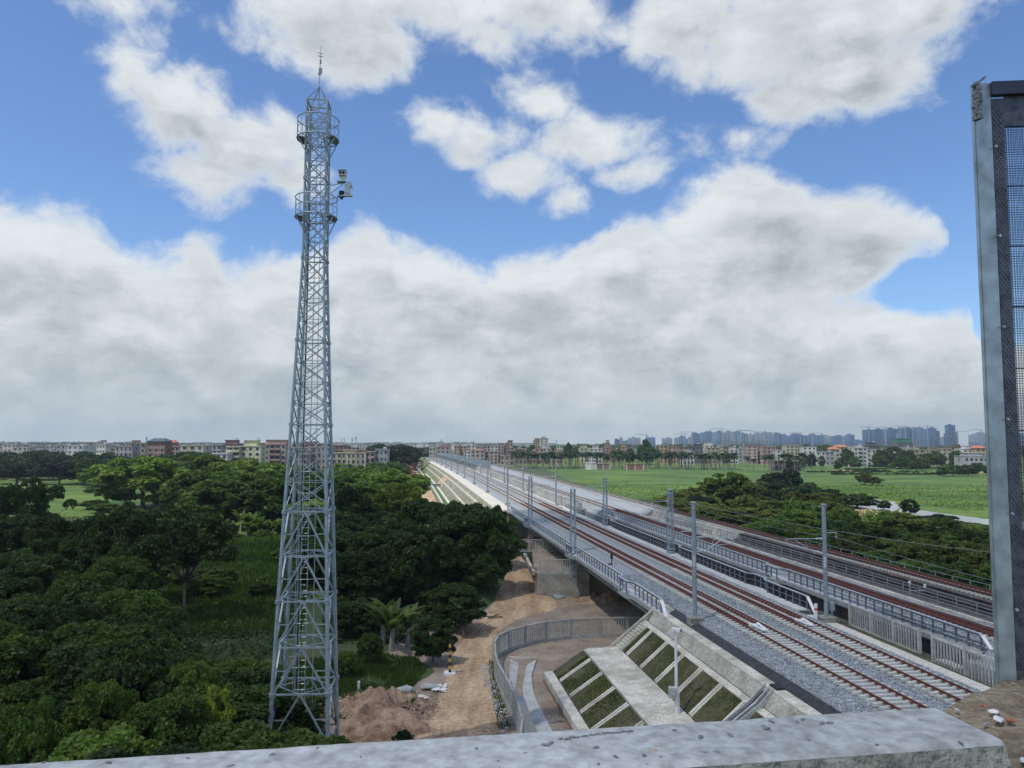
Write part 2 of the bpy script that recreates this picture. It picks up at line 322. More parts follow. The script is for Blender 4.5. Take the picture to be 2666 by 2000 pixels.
# ------------------------------------------------------------------ railway coordinates: u along the line, v to the right of the camera
RA = math.radians(-7.7)
def shift(u): return -4.2e-5*max(0., u-250)**2
def RC(u, v, z=0.):
    v = v+shift(u)
    return (u*math.sin(RA)+v*math.cos(RA), u*math.cos(RA)-v*math.sin(RA), z)
RZ = -RA                                     # rotation about z that turns +Y along the line
def strip(prof, us, mb=None, close=True):
    """extrude a cross-section [(v,z)...] along the stations us"""
    mb = mb or MB(); n = len(prof)
    vs = [RC(u, v, z) for u in us for v, z in prof]
    fs = []
    for i in range(len(us)-1):
        for j in range(n if close else n-1):
            k = (j+1) % n
            fs.append((i*n+j, i*n+k, (i+1)*n+k, (i+1)*n+j))
    if close: fs += [tuple(range(n-1, -1, -1)), tuple((len(us)-1)*n+j for j in range(n))]
    return mb.add(vs, fs)
def stations(a, b, step=12.): 
    n = max(1, int(math.ceil((b-a)/step))); return [a+(b-a)*i/n for i in range(n+1)]
def structure(mb, name, m, smooth=False): return tag(mb.obj(name, m, smooth=smooth), kind='structure')
# ================================================================== GROUND
def sheet(name, pts, z, m, rough=0., sub=3, kind='structure', zf=None, smooth=False):
    """a flat sheet with an irregular outline; pts in world xy"""
    out = []
    n = len(pts)
    for i in range(n):
        a = Vector((*pts[i], 0)); b = Vector((*pts[(i+1) % n], 0)); k = max(1, sub)
        for j in range(k):
            p = a.lerp(b, j/k)
            w = mnoise.noise_vector(p*.31)*rough
            out.append((p.x+w.x, p.y+w.y, z if zf is None else zf(p.y)+z))
    mb = MB(); mb.add(out, [tuple(range(len(out)))])
    o = mb.obj(name, m)
    o['kind'] = kind
    return o
gr = MB(); R0 = 9000.
gr.add([(-R0, -200, 0), (R0, -200, 0), (R0, R0, 0), (-R0, R0, 0)], [(0, 1, 2, 3)])
structure(gr, 'ground', M['ground'])
Gp = lambda L_, z=0.: [G(x, y, z) for x, y in L_]
sheet('rice_field', Gp([(1420,1222),(1640,1217),(2100,1214),(2140,1209),(2420,1207),(2620,1209),(2760,1212),(2800,1335),(2620,1352),(2330,1318),(2250,1310),(2020,1312),(1740,1330),(1600,1290),(1480,1250)]), .02, M['rice'], 3., 6)
sheet('meadow', Gp([(1150,1192),(2900,1188),(2900,1207),(2420,1205),(2140,1207),(2100,1212),(1640,1215),(1300,1217)]), .012, M['meadow'], 3., 6)
sheet('meadow', Gp([(-160,1262),(100,1243),(300,1243),(470,1262),(480,1325),(260,1345),(-160,1350)]), .014, M['meadow'], 4., 5)
sheet('meadow', Gp([(560,1392),(740,1370),(905,1400),(1000,1500),(860,1560),(560,1570),(440,1500),(400,1420)]), .014, M['meadow'], 2., 5)
sheet('meadow', Gp([(100,1440),(330,1420),(420,1560),(330,1640),(120,1560)]), .014, M['meadow'], 2., 5)
sheet('paddy', Gp([(490,1505),(700,1470),(760,1500),(740,1560),(560,1575),(470,1550)]), .03, M['rice'], 1.5, 5)
sheet('paddy', Gp([(300,1275),(430,1270),(470,1290),(420,1322),(250,1330),(200,1300)]), .03, M['rice'], 3, 5)
for pts in ([(2218,1293),(2262,1297),(2330,1308),(2352,1322),(2320,1334),(2255,1324),(2218,1315)],
            [(2345,1323),(2450,1336),(2560,1351),(2700,1362),(2760,1378),(2680,1383),(2560,1366),(2440,1348),(2340,1336)]):
    sheet('river', Gp(pts), .035, M['water'], 1.5, 6)
sheet('river_bank', Gp([(2170,1306),(2225,1290),(2345,1306),(2480,1326),(2760,1352),(2800,1400),(2560,1378),(2330,1346),(2200,1330)]), .025, M['meadow'], 2, 4)
sheet('sandy_clearing', Gp([(2150,1318),(2260,1325),(2330,1345),(2280,1356),(2170,1338)]), .032, M['dirt'], 2, 5)
sheet('sandy_clearing', Gp([(2165,1224),(2230,1224),(2290,1229),(2230,1231),(2160,1229)]), .03, M['dirt'], 3, 4)
sheet('sandy_clearing', Gp([(2440,1227),(2540,1228),(2640,1231),(2560,1233),(2450,1231)]), .03, M['dirt'], 3, 4)
sheet('green_plot', Gp([(2215,1372),(2310,1372),(2330,1395),(2220,1398)]), .04, M['rice'], 1.5, 5)
# service yard inside the fence and beneath the bridges, dirt road, soil
def zr(y): t = min(1, max(0, (y-88)/26)); return 2.6*t*t*(3-2*t)
sheet('dirt_yard', [(-16,40),(40,40),(52,100),(24,118),(6,125),(-3,120),(-8,100),(-12,86),(-11,74),(-19,66),(-20,50)], .01, M['yard'], .8, 6)
rows = [(1990,1000,1325,0),(1912,1085,1296,0),(1848,1140,1292,0),(1785,1161,1288,0),(1722,1178,1284,0),(1680,1190,1284,0),(1637,1224,1310,0),(1612,1250,1350,0),(1591,1268,1440,0),(1575,1280,1470,0),(1553,1292,1427,0),(1530,1303,1418,.2),(1502,1312,1400,.8),(1481,1322,1388,1.4),(1455,1332,1362,2.),(1438,1336,1345,2.4),(1415,1338,1346,2.6),(1395,1339,1347,2.6)]
mb = MB(); nn_ = 14; vs = []
for y, a, b, z in rows:
    A_ = Vector((*G(a, y, z), z)); B_ = Vector((*G(b, y, z), z))
    for i in range(nn_):
        t = i/(nn_-1); p = A_.lerp(B_, t); e = min(t, 1-t)
        rut = -.09*(math.exp(-((t-.32)/.06)**2)+math.exp(-((t-.66)/.06)**2))
        p.x += (mnoise.noise(Vector((p.x*.7, p.y*.7, i)))*.5 if i in (0, nn_-1) else 0)
        p.z += (.10 if 0 < i < nn_-1 else .015)+rut+mnoise.noise(p*.8)*.04; vs.append(p)
mb.add(vs, [(r*nn_+i, r*nn_+i+1, (r+1)*nn_+i+1, (r+1)*nn_+i) for r in range(len(rows)-1) for i in range(nn_-1)])
structure(mb, 'dirt_road', M['dirt'], True)
def mound(name, cx, cy, rx, ry, h, m, seed, rz=0, n=90, rough=.7, z0=-.05, kind='structure'):
    mb = MB(); vs = []; idx = {}
    for j in range(n+1):
        for i in range(n+1):
            a = -1+2*i/n; b = -1+2*j/n; r = math.hypot(a, b)
            e = max(0, 1-r)**.8
            q = Vector((a*rx*.8+seed*9, b*ry*.8, seed))
            k = mnoise.fractal(q*.55, 1., 2.1, 5)
            hh = h*e*(1+1.0*k)+.30*h*rough*(mnoise.noise(q*2.6)+.6*mnoise.noise(q*6.))*min(1, e*4)
            ca, sa = math.cos(rz), math.sin(rz)
            vs.append((cx+a*rx*ca-b*ry*sa, cy+a*rx*sa+b*ry*ca, z0+max(0, hh) if r < 1 else z0-.1))
    mb.add(vs, [(j*(n+1)+i, j*(n+1)+i+1, (j+1)*(n+1)+i+1, (j+1)*(n+1)+i) for j in range(n) for i in range(n)])
    return tag(mb.obj(name, m, smooth=True), kind=kind)
mound('soil_heap', -10.5, 57.2, 5.6, 4.2, 1.25, M['soil'], 1)
mound('soil_heap', -8.6, 53.2, 4.4, 2.2, .8, M['soil'], 4)
mound('soil_heap', -19.5, 50.5, 5.5, 3.4, .7, M['soil'], 2)
mound('soil_heap', -5.4, 80.5, 1.9, 4.6, .45, M['soil'], 3)
mound('soil_heap', 12.6, 97.5, 5.5, 3.6, 1.0, M['soil'], 5)
mound('road_bank', -6.0, 116, 5.2, 30, 2.6, M['verge'], 8, rough=.2)
vg = sheet('grass_verge', [(-17.5,58.8),(-12.5,59.8),(-9,61.5),(-7.6,63),(-6.9,67),(-8.2,71),(-12,72.5),(-19,70)], .05, M['verge'], .9, 5)
sheet('grass_verge', [(-.9,52),(.2,52),(-.5,59),(-1.3,66),(-1.6,71),(-2.2,71),(-1.9,64),(-1.5,58)], .03, M['soil'], .3, 4)
def tufts(name, poly, n, m, h=(.15, .5), z=0., dens=None, w=.05):
    xs = [p[0] for p in poly]; ys = [p[1] for p in poly]
    def inside(x, y):
        c = False; j = len(poly)-1
        for i in range(len(poly)):
            if (poly[i][1] > y) != (poly[j][1] > y) and x < (poly[j][0]-poly[i][0])*(y-poly[i][1])/(poly[j][1]-poly[i][1])+poly[i][0]: c = not c
            j = i
        return c
    mb = MB(); k = 0; tries = 0
    while k < n and tries < n*6:
        tries += 1
        x = random.uniform(min(xs), max(xs)); y = random.uniform(min(ys), max(ys))
        if not inside(x, y) or mnoise.noise(Vector((x*.35, y*.35, 3))) < random.uniform(-.5, .25): continue
        k += 1; hh = random.uniform(*h); a = random.uniform(0, 6.3); ww = w*random.uniform(.6, 1.6)
        zz = z(x, y) if callable(z) else z
        dx, dy = math.cos(a)*ww, math.sin(a)*ww; lx, ly = random.gauss(0, .35)*hh, random.gauss(0, .35)*hh
        mb.add([(x-dx, y-dy, zz), (x+dx, y+dy, zz), (x+lx, y+ly, zz+hh)], [(0, 1, 2)])
    return tag(mb.obj(name, m), 'tufts of grass and weeds on open ground', None, None, 'stuff')
tufts('grass_tufts', [(-18,59.2),(-12.5,60),(-9,61.8),(-7.8,63),(-7.2,67),(-8.6,71),(-12,72.5),(-19,70)], 16000, LM['mid'], (.12, .55))
tufts('grass_tufts', [(-17,53),(-11,54.5),(-7,58),(-7,60),(-13,60)], 1500, LM['mid'], (.1, .4), .5)
tufts('grass_tufts', [(-.9,54),(.1,54),(-.8,61),(-1.4,70),(-2,70),(-1.5,61)], 900, LM['olive'], (.08, .3))
# ================================================================== EMBANKMENTS AND TRACK BEDS
structure(strip([(20.4, 5.3), (20.4, 5.0), (19.6, 4.45), (17.5, 2.66), (14.5, 2.3), (12., .7), (11.3, .55), (11.3, -.3), (36.2, -.3), (36.2, 4.9), (33., 5.45)], [18, 63.7]), 'near_embankment', M['slopegrass'])
structure(strip([(21.62, 5.1), (22.25, 5.98), (31.35, 5.98), (31.85, 5.5), (31.85, 5.0)], [18, 62.]), 'ballast_bed', M['gravel'])
structure(strip([(20.9, 5.2), (20.9, 5.42), (21.3, 5.45), (21.62, 5.2)], [62, 62.9]), 'abutment_top', M['conc'])
us = stations(160, 920, 16)
structure(strip([(21.7, 5.55), (18.7, 5.5), (17.7, 4.5), (13.6, .5), (12.9, .35), (12.9, -.3), (38, -.3), (38, 5.5)], us), 'far_embankment', M['slopegrass_f'])
structure(strip([(21.85, 5.4), (22.5, 5.98), (32.4, 5.98), (33, 5.55), (33, 5.3)], stations(160, 920, 16)), 'ballast_bed', M['gravel'])
structure(strip([(21.9, 5.5), (21.9, 5.62), (18.6, 5.58), (18.5, 5.2), (18.9, 5.2)], stations(158.5, 560, 8)), 'concrete_shoulder', M['shoulder'])
structure(strip([(33, 5.3), (33, 5.64), (33.8, 5.64), (33.8, 5.3)], stations(152, 420, 16)), 'concrete_shoulder', M['shoulder'])
structure(strip([(13.5, .3), (13.5, .62), (12.7, .58), (12.7, .2)], stations(165, 470, 12)), 'footpath', M['shoulder'])
structure(strip([(12.7, -.1), (12.7, .12), (11.0, .12), (11.0, -.1)], stations(165, 560, 12)), 'grass_ditch', M['slopegreen'])
structure(strip([(9.9, -.1), (9.9, .1), (3.2, .12), (3.2, -.1)], stations(235, 600, 12)), 'dirt_road', M['dirt'])
structure(strip([(37.2, 5.0), (38.2, 5.98), (43.8, 5.98), (45, 5.2), (47.8, 5.2), (49, 5.98), (54.2, 5.98), (60, -.3), (37.2, -.3)], stations(151, 920, 16)), 'embankment', M['gravel'])
structure(strip([(37.4, 5.0), (38.4, 5.96), (43.6, 5.96), (45, 4.2), (45, -.3), (37.4, -.3)], [18, 47.4]), 'embankment', M['gravel'])
bank = strip([(45.1, 4.6), (48.7, 4.9), (49.3, 5.97), (54.0, 5.97), (58.5, .6), (59.5, -.3), (45.1, -.3)], stations(111, 151, 8)); structure(bank, 'embankment', M['conc_d'])
# lower ground wall across the underpass, road kerb
w = MB(); w.hull8([(3.2, 99.5, -.2), (9.9, 99.0, -.2), (9.9, 100.2, -.2), (3.2, 101.3, -.2), (3.4, 99.7, 2.75), (9.9, 99.3, 2.75), (9.9, 100.2, 2.75), (3.4, 101.3, 2.75)])
tag(w.obj('retaining_wall', M['pier']), 'rough brown retaining wall across the underpass below the bridge', 'wall')
w = MB(); w.hull8([(3.0, 101.0, -.2), (40, 98, -.2), (30, 150, -.2), (3.6, 150, -.2), (3.0, 101.0, 2.7), (40, 98, 2.7), (30, 150, 2.7), (3.6, 150, 2.7)])
structure(w, 'raised_terrace', M['yard'])
w = MB(); w.hull8([(2.7, 100.8, 2.4), (3.05, 100.8, 2.4), (2.15, 116, 2.5), (1.8, 116, 2.5), (2.7, 100.8, 2.95), (3.05, 100.8, 2.95), (2.15, 116, 3.05), (1.8, 116, 3.05)])
tag(w.obj('road_kerb', M['conc']), 'long pale concrete kerb beside the upper dirt road', 'kerb')
# ================================================================== SLOPE PAVING (near)
sp_ = empty('paved_slope', RC(52, 18, 2.5), 'concrete framed slope with grass panels, stairs and berm below the near tracks', 'paved slope')
def rcbox(mb, u0, u1, v0, z0, v1, z1, t=.12):
    """slab lying on the line (v0,z0)-(v1,z1), from u0 to u1, t thick downwards"""
    return mb.hull8([RC(u0, v0, z0-t), RC(u0, v1, z1-t), RC(u1, v1, z1-t), RC(u1, v0, z0-t), RC(u0, v0, z0), RC(u0, v1, z1), RC(u1, v1, z1), RC(u1, v0, z0)])
def part(name, mb, m, parent, label=None):
    o = mb.obj(name, m, parent); tag(o, label); return o
U0 = 30
u = 63.4
while u > U0:                               # coping slabs along the edge of the track bed
    part('coping_slab', rcbox(MB(), u-1.46, u, 20.55, 5.60+random.uniform(-.008, .008), 21.32, 5.62, .22), M['conc'], sp_); u -= 1.5
part('black_drain_sheet', rcbox(MB(), 18, 62.2, 21.34, 5.54, 22.05, 5.86, .05), M['fabric'], sp_)
u = 63.0
while u > U0:                               # sloping face blocks below the coping
    part('face_slab', rcbox(MB(), u-3.36, u, 20.02, 4.74, 20.54, 5.52, .2), M['conc_d'], sp_); u -= 3.4
u = 63.6
while u > U0:
    part('ledge_slab', rcbox(MB(), u-3.37, u, 19.55, 4.56, 20.01, 4.72, .15), M['conc'], sp_); u -= 3.4
ribs = [60.65, 57.0, 53.55, 50.2, 46.85, 43.5, 40.1, 36.7, 33.3]
for ru in ribs:
    for o_ in (-.17, .17):
        part('slope_rib', rcbox(MB(), ru+o_-.125, ru+o_+.125, 17.5, 2.80, 19.6, 4.60, .3), M['conc'], sp_)
        if True: part('slope_rib', rcbox(MB(), ru+o_-.115, ru+o_+.115, 12.1, .95, 14.5, 2.50, .3), M['conc'], sp_)
part('slope_rib', rcbox(MB(), 63.35, 63.7, 17., 2.78, 20.6, 5.62, .5), M['conc_d'], sp_)          # end wall by the stairs
part('slope_rib', rcbox(MB(), 61.95, 62.1, 17.3, 2.72, 19.7, 4.64, .3), M['conc'], sp_)
for i in range(11):
    t = i/10.; v = 19.55-2.25*t; z = 4.5-1.85*t
    part('stair_step', MB().hull8([RC(62.1, v-.2, z-.2), RC(63.35, v-.2, z-.2), RC(63.35, v+.05, z-.2), RC(62.1, v+.05, z-.2), RC(62.1, v-.2, z+.05), RC(63.35, v-.2, z+.05), RC(63.35, v+.05, z+.05), RC(62.1, v+.05, z+.05)]), M['conc'], sp_)
u = 63.3; k = 0
while u > U0:                               # berm slabs
    part('berm_slab', rcbox(MB(), u-3.38, u, 14.62, 2.55, 16.6, 2.63, .2), M['conc'], sp_)
    part('berm_slab', rcbox(MB(), u-1.69, u, 16.62, 2.60, 17.42, 2.72, .2), M['conc'], sp_)
    part('berm_slab', rcbox(MB(), u-3.38, u-1.71, 16.62, 2.60, 17.42, 2.72, .2), M['conc'], sp_)
    part('toe_slab', rcbox(MB(), u-3.38, u, 11.25, .86, 11.98, .90, .5), M['conc'], sp_); u -= 3.4
part('berm_slab', rcbox(MB(), 63.2, 63.75, 14.9, 2.5, 17.4, 2.66, .5), M['conc_d'], sp_)
part('toe_wall', strip([(11.24, -.1), (11.24, .3), (11.28, .38), (11.28, -.1)], [U0, 63.3]), M['soil'], sp_)
allr = [62.0]+ribs
for a, b in zip(allr[:-1], allr[1:]):
    part('grass_panel', rcbox(MB(), b+.3, a-.28, 17.5, 2.75, 19.58, 4.54, .1), M['slopegrass'], sp_)
    part('grass_panel', rcbox(MB(), b+.3, a-.28 if a < 61 else 63.2, 12.05, .86, 14.55, 2.46, .1), M['slopegrass'], sp_)
def on_slope(v0, z0, v1, z1):
    def f(x, y):
        u = x*math.sin(RA)+y*math.cos(RA); v = x*math.cos(RA)-y*math.sin(RA); return z0+(z1-z0)*(v-v0)/(v1-v0)
    return f
mbt = None
for a, b in zip(allr[:-1], allr[1:]):
    if b < 38: continue
    for (v0, z0, v1, z1) in ((17.6, 2.78, 19.5, 4.44), (12.1, .88, 14.5, 2.42)):
        poly = [RC(b+.35, v0)[:2], RC(a-.32, v0)[:2], RC(a-.32, v1)[:2], RC(b+.35, v1)[:2]]
        o = tufts('turf', poly, 950, LM['olive'] if random.random() < .7 else LM['mid'], (.04, .16), on_slope(v0, z0, v1, z1), w=.035); o.parent = sp_; o.location = [-c for c in sp_.location]; o['label'] = 'rough turf'
# stepped drain chute down the slope
ch = MB()
for (v0, z0, v1, z1) in ((19.7, 4.78, 20.6, 5.64), (17., 2.85, 19.7, 4.78)):
    for uu in (42.0, 43.0): rcbox(ch, uu, uu+.09, v0, z0+.12, v1, z1+.12, .4)
    rcbox(ch, 42.45, 42.6, v0, z0+.08, v1, z1+.08, .4)
part('drain_chute', ch, M['conc_g'], sp_)
part('drain_chute_floor', rcbox(rcbox(MB(), 42.09, 43., 17., 2.72, 19.7, 4.68, .1), 42.09, 43., 19.7, 4.68, 20.6, 5.50, .1), M['dark'], sp_)
part('drain_inlet', MB().box(RC(42.5, 21.05, 5.66), (.5, .9, .12), rz=RZ), M['dark'], sp_)
# concrete lined ditch inside the fence
dt = empty('drainage_ditch', (*G(1350, 1800), 0), 'concrete lined ditch with dark water beside the curved fence', 'ditch')
pl = lambda L_, z: [Vector((*G(*src_, z), z)) for src_ in L_]
cz = lambda x, y: (1250+x/4.424, 1560+y/4.424)
ol = [cz(290,850), cz(330,1000), cz(385,1150), cz(430,1350), cz(500,1510), cz(560,1700)]
ol[0] = cz(345,690)
il = [cz(445,730), cz(430,870), cz(405,1000), cz(400,1100), cz(500,1500), cz(540,1700)]
ir = [cz(540,760), cz(510,900), cz(490,1010), cz(500,1120), cz(650,1505), cz(760,1760)]
orr = [cz(650,690), cz(590,880), cz(610,1050), cz(640,1150), cz(820,1495), cz(940,1760)]
def ribbon(mb, A_, B_, za, zb, t=.12):
    a = pl(A_, za); b = pl(B_, zb)
    for i in range(len(a)-1):
        d = Vector((0, 0, t)); mb.hull8([a[i]-d, b[i]-d, b[i+1]-d, a[i+1]-d, a[i], b[i], b[i+1], a[i+1]])
    return mb
part('ditch_lining', ribbon(ribbon(MB(), ol, il, .16, .05), ir, orr, .05, .16), M['conc_g'], dt)
part('ditch_sediment', ribbon(MB(), il[:4], ir[:4], .045, .045, .05), M['yard'], dt)
part('ditch_water', ribbon(MB(), il[3:], ir[3:], .045, .045, .05), M['drain_water'], dt)
part('ditch_head', MB().beam(pl([cz(340,675)], .1)[0], pl([cz(655,690)], .1)[0], .16, .2), M['conc'], dt)
# ================================================================== TRACKS
def rail_profile(mb, us, vc, z=6.36, h=.17, w=.075):
    return strip([(vc-w/2, z-h*.25), (vc-w/2, z), (vc+w/2, z), (vc+w/2, z-h*.25), (vc+.012, z-h*.3), (vc+.012, z-h*.85), (vc+.07, z-h), (vc-.07, z-h), (vc-.012, z-h*.85), (vc-.012, z-h*.3)], us, mb)
smesh = MB()
smesh.hull8([(-1.3, -.14, 0), (1.3, -.14, 0), (1.3, .14, 0), (-1.3, .14, 0), (-1.3, -.11, .16), (1.3, -.11, .16), (1.3, .11, .16), (-1.3, .11, .16)])
for sx_ in (-.7525, .7525): smesh.box((sx_, 0, .18), (.36, .2, .05))
sleeper_me = smesh.mesh('sleeper', M['sleeper'])
clip_me = MB().box((0, 0, 0), (.3, .16, .05)).mesh('fastening', M['rust'])
def track(vc, u_near, u_far, name, label, guards=(), gr_from=54, gr_to=168, mrail='rust', near_sl=80, offs=(-.4, .4), parts=True):
    t = empty(name, RC(u_near, vc, 6.), label, 'railway track', 'railway tracks')
    us = [u_near]+[x for x in stations(u_near, u_far, 14)][1:]
    for s_ in (-.7525, .7525): part('rail', rail_profile(MB(), us, vc+s_), M[mrail], t)
    for s_ in guards: part('guard_rail', rail_profile(MB(), stations(gr_from, gr_to, 14), vc+s_, 6.35), M['rust'], t)
    u = u_near; far = MB(); n = 0
    while u < min(u_far, 420):
        p = RC(u, vc, 6.03)
        if u < near_sl:
            q = put('sleeper', sleeper_me, t, Vector(p)-t.location, (0, 0, RZ+math.pi if n % 2 else RZ)); n += 1
        else: far.box((p[0], p[1], 6.10), (2.6, .24, .14), rz=RZ)
        u += .6
    o = part('sleepers_beyond', far, M['sleeper'], t); o['kind'] = 'stuff'
    return t
tA = track(25.2, 30, 900, 'railway_track', 'left rust red track on grey ballast nearest the grassed slope', (-.4, .4), 54.4, 168)
tB = track(29.25, 30, 900, 'railway_track', 'second rust red track, between the left track and the concrete picket fence', (-.4, .4), 55.2, 168)
tC = track(41.0, 30, 900, 'railway_track', 'track with a dense brown bed of six rails on the middle bridge', (-.5, -.25, .25, .5), 30, 150, near_sl=60)
tD = track(51.6, 40, 900, 'railway_track', 'old dark track at far right on the dark brown bridge', (-.45, .45), 40, 150, 'rust_d', near_sl=40)
for (vc, uu, lab) in ((25.2, 53.2, 'white wedge at the guard rail ends of the left track'), (29.25, 54.2, 'white wedge at the guard rail ends of the right-hand near track')):
    e = empty('guard_rail_wedge', RC(uu, vc, 6.2), lab, 'rail fitting', 'white guard rail wedges')
    for s_ in (-1, 1):
        part('wedge_arm', MB().beam(RC(uu-.8, vc+.05*s_, 6.34), RC(uu+1.2, vc+.33*s_, 6.40), .17, .1), M['white'], e)
    part('wedge_plate', MB().box(RC(uu+.9, vc, 6.36), (.75, .35, .06), rz=RZ), M['white'], e)
# loose ballast stones on the near bed
def stones(name, n, u0, u1, v0, v1, z, smin=.03, smax=.065, m=None, skip=True):
    base = np.array([(1, 0, 0), (-1, 0, 0), (0, 1, 0), (0, -1, 0), (0, 0, 1), (0, 0, -1)], float)
    fc = np.array([(0, 2, 4), (2, 1, 4), (1, 3, 4), (3, 0, 4), (2, 0, 5), (1, 2, 5), (3, 1, 5), (0, 3, 5)])
    uu = u0+(u1-u0)*rng.random(n)**1.4; vv = rng.uniform(v0, v1, n)
    if skip:
        keep = np.ones(n, bool)
        for c in (25.2, 29.25): keep &= ~((np.abs(vv-c) < 1.32) & (np.abs(((uu-30+.3) % .6)-.3) < .15))
        uu, vv = uu[keep], vv[keep]; n = len(uu)
    s = rng.uniform(smin, smax, n)
    B = base[None]*s[:, None, None]*rng.uniform(.6, 1.25, (n, 6, 1))
    a = rng.uniform(0, 6.3, n); ca, sa = np.cos(a), np.sin(a); b = rng.uniform(0, 6.3, n); cb_, sb_ = np.cos(b), np.sin(b)
    X, Y, Z = B[..., 0], B[..., 1], B[..., 2]
    Y, Z = Y*cb_[:, None]-Z*sb_[:, None], Y*sb_[:, None]+Z*cb_[:, None]
    X, Y = X*ca[:, None]-Y*sa[:, None], X*sa[:, None]+Y*ca[:, None]
    zz = np.where(vv < 22.25, 5.98-(22.25-vv)*1.3, np.where(vv > 31.35, 5.98-(vv-31.35)*.9, z)) if skip else np.full(n, z)
    wx = uu*math.sin(RA)+vv*math.cos(RA); wy = uu*math.cos(RA)-vv*math.sin(RA)
    co = np.stack([X+wx[:, None], Y+wy[:, None], Z+(zz+s*.3)[:, None]], -1).reshape(-1, 3)
    F = (fc[None]+(np.arange(n)*6)[:, None, None]).reshape(-1, 3)
    me = bpy.data.meshes.new(name); me.from_pydata(co.tolist(), [], F.tolist()); me.materials.append(m or M['stone'])
    return tag(put(name, me), 'loose grey crushed stone', None, None, 'stuff')
stones('ballast_stones', 60000, 35, 78, 21.8, 31.85, 5.98)
stones('ballast_stones', 9000, 35, 60, 38.3, 39.9, 5.96, skip=False)
# ================================================================== BRIDGES
def pbox(name, u0, u1, v0, v1, z0, z1, m, par, label=None):
    us_ = stations(u0, u1, 200)
    return part(name, strip([(v0, z0), (v0, z1), (v1, z1), (v1, z0)], us_), m, par, label)
brA = empty('railway_bridge', RC(62, 27, 0), 'concrete girder bridge carrying the two nearest tracks over the dirt road', 'bridge')
pbox('deck', 62.2, 160, 21.75, 33.2, 4.95, 5.45, M['girder'], brA)
part('ballast', strip([(21.95, 5.45), (22.45, 5.97), (31.6, 5.97), (32.1, 5.45)], stations(61.9, 161, 20)), M['gravel'], brA)
pbox('ballast_kerb', 62.0, 160, 21.72, 21.92, 5.45, 5.82, M['conc'], brA)
pbox('ballast_kerb', 61.0, 160, 32.1, 32.3, 5.45, 5.78, M['conc'], brA)
for a, b in ((64.3, 98.4), (98.9, 133.4), (133.9, 158.5)):
    for v_ in (22.7, 26.4, 28.6, 32.1):
        part('girder', strip([(v_-.35, 3.55), (v_-.35, 4.0), (v_-.12, 4.2), (v_-.12, 4.95), (v_+.12, 4.95), (v_+.12, 4.2), (v_+.35, 4.0), (v_+.35, 3.55)], [a, b]), M['girder'], brA)
    uu = a+1.5
    while uu < b-1:
        if True: part('diaphragm', MB().hull8([RC(uu, 22.3, 3.75), RC(uu, 22.6, 3.75), RC(uu+.25, 22.6, 3.75), RC(uu+.25, 22.3, 3.75), RC(uu, 21.0, 4.93), RC(uu, 22.6, 4.93), RC(uu+.25, 22.6, 4.93), RC(uu+.25, 21.0, 4.93)]), M['girder'], brA)
        uu += 4.1
for pu in (98.65, 133.65):
    for (a, b, c, d, e, f) in ((-1.1, 1.1, 21.9, 33, 2.5, 3.5), (-.8, .8, 23, 32, -.1, 2.5)):
        part('pier', strip([(c, e), (c, f), (d, f), (d, e)], [pu+a, pu+b]), M['pier'], brA)
    part('bearing_block', MB().box(RC(pu-1.7, 22.2, 2.7), (1.6, 1.1, 1.5), rz=RZ), M['pier'], brA)
part('abutment', strip([(21.4, -.2), (21.4, 4.9), (36, 4.9), (36, -.2)], [62.9, 64.2]), M['pier'], brA)
part('abutment', strip([(20.6, -.2), (20.6, 5.3), (36, 5.3), (36, -.2)], [158.6, 161]), M['pier'], brA)
def bulge(u, spots):
    for s_, d in spots:
        k = abs(u-s_)
        if k < 1.25: return d
        if k < 1.95: return d*(1.95-k)/.7
    return 0.
def walkway(name, label, u0, u1, vin, vout, spots, step=1.2, zf=5.62, side=-1, end=True, width_parts=True):
    """walkway slabs and a steel railing on the outer edge"""
    t = empty(name, RC(u0, (vin+vout)/2, zf), label, 'railing', 'railings along the bridge walkways')
    us_ = [u0]
    pts = sorted([u0, u1]+[s_+k for s_, d in spots for k in (-1.95, -1.25, 1.25, 1.95)])
    vo = lambda u: vout+side*abs(bulge(u, spots))
    u = u0; n = 0
    while u < u1-.1:
        b = min(u+step*2, u1)
        part('walkway_slab', MB().hull8([RC(u+.01, vin, zf-.12), RC(u+.01, vo(u), zf-.12), RC(b-.01, vo(b), zf-.12), RC(b-.01, vin, zf-.12), RC(u+.01, vin, zf), RC(u+.01, vo(u), zf), RC(b-.01, vo(b), zf), RC(b-.01, vin, zf)]), M['walk'], t)
        u = b
    part('edge_beam', strip_path([(x, vo(x)+side*.03) for x in pts], zf-.45, zf-.10, .10), M['girder'], t)
    u = u0+.15
    while u <= u1:
        p = RC(u, vo(u)-side*.1, zf)
        o = put('post', post_me, t, Vector(p)-t.location, (0, 0, RZ)); u += step
    part('top_rail', strip_path([(x, vo(x)-side*.1) for x in pts], zf+1.08, zf+1.14, .17), M['railing_l'], t)
    part('upper_fascia', strip_path([(x, vo(x)-side*.04) for x in pts], zf+.96, zf+1.07, .03), M['railing'], t)
    part('middle_rail', strip_path([(x, vo(x)-side*.1) for x in pts], zf+.52, zf+.57, .05), M['railing'], t)
    part('cable_trough', strip_path([(x, vin-side*-.12) for x in (u0, u1)], zf, zf+.10, .16), M['railing_l'], t)
    if end:
        part('end_stay', MB().beam(RC(u0+.1, vo(u0)-side*.1, zf+1.12), RC(u0-1.7, vo(u0)-side*.1, zf-.55), .26, .05, up=(0, 0, 1)), M['white'], t)
    return t
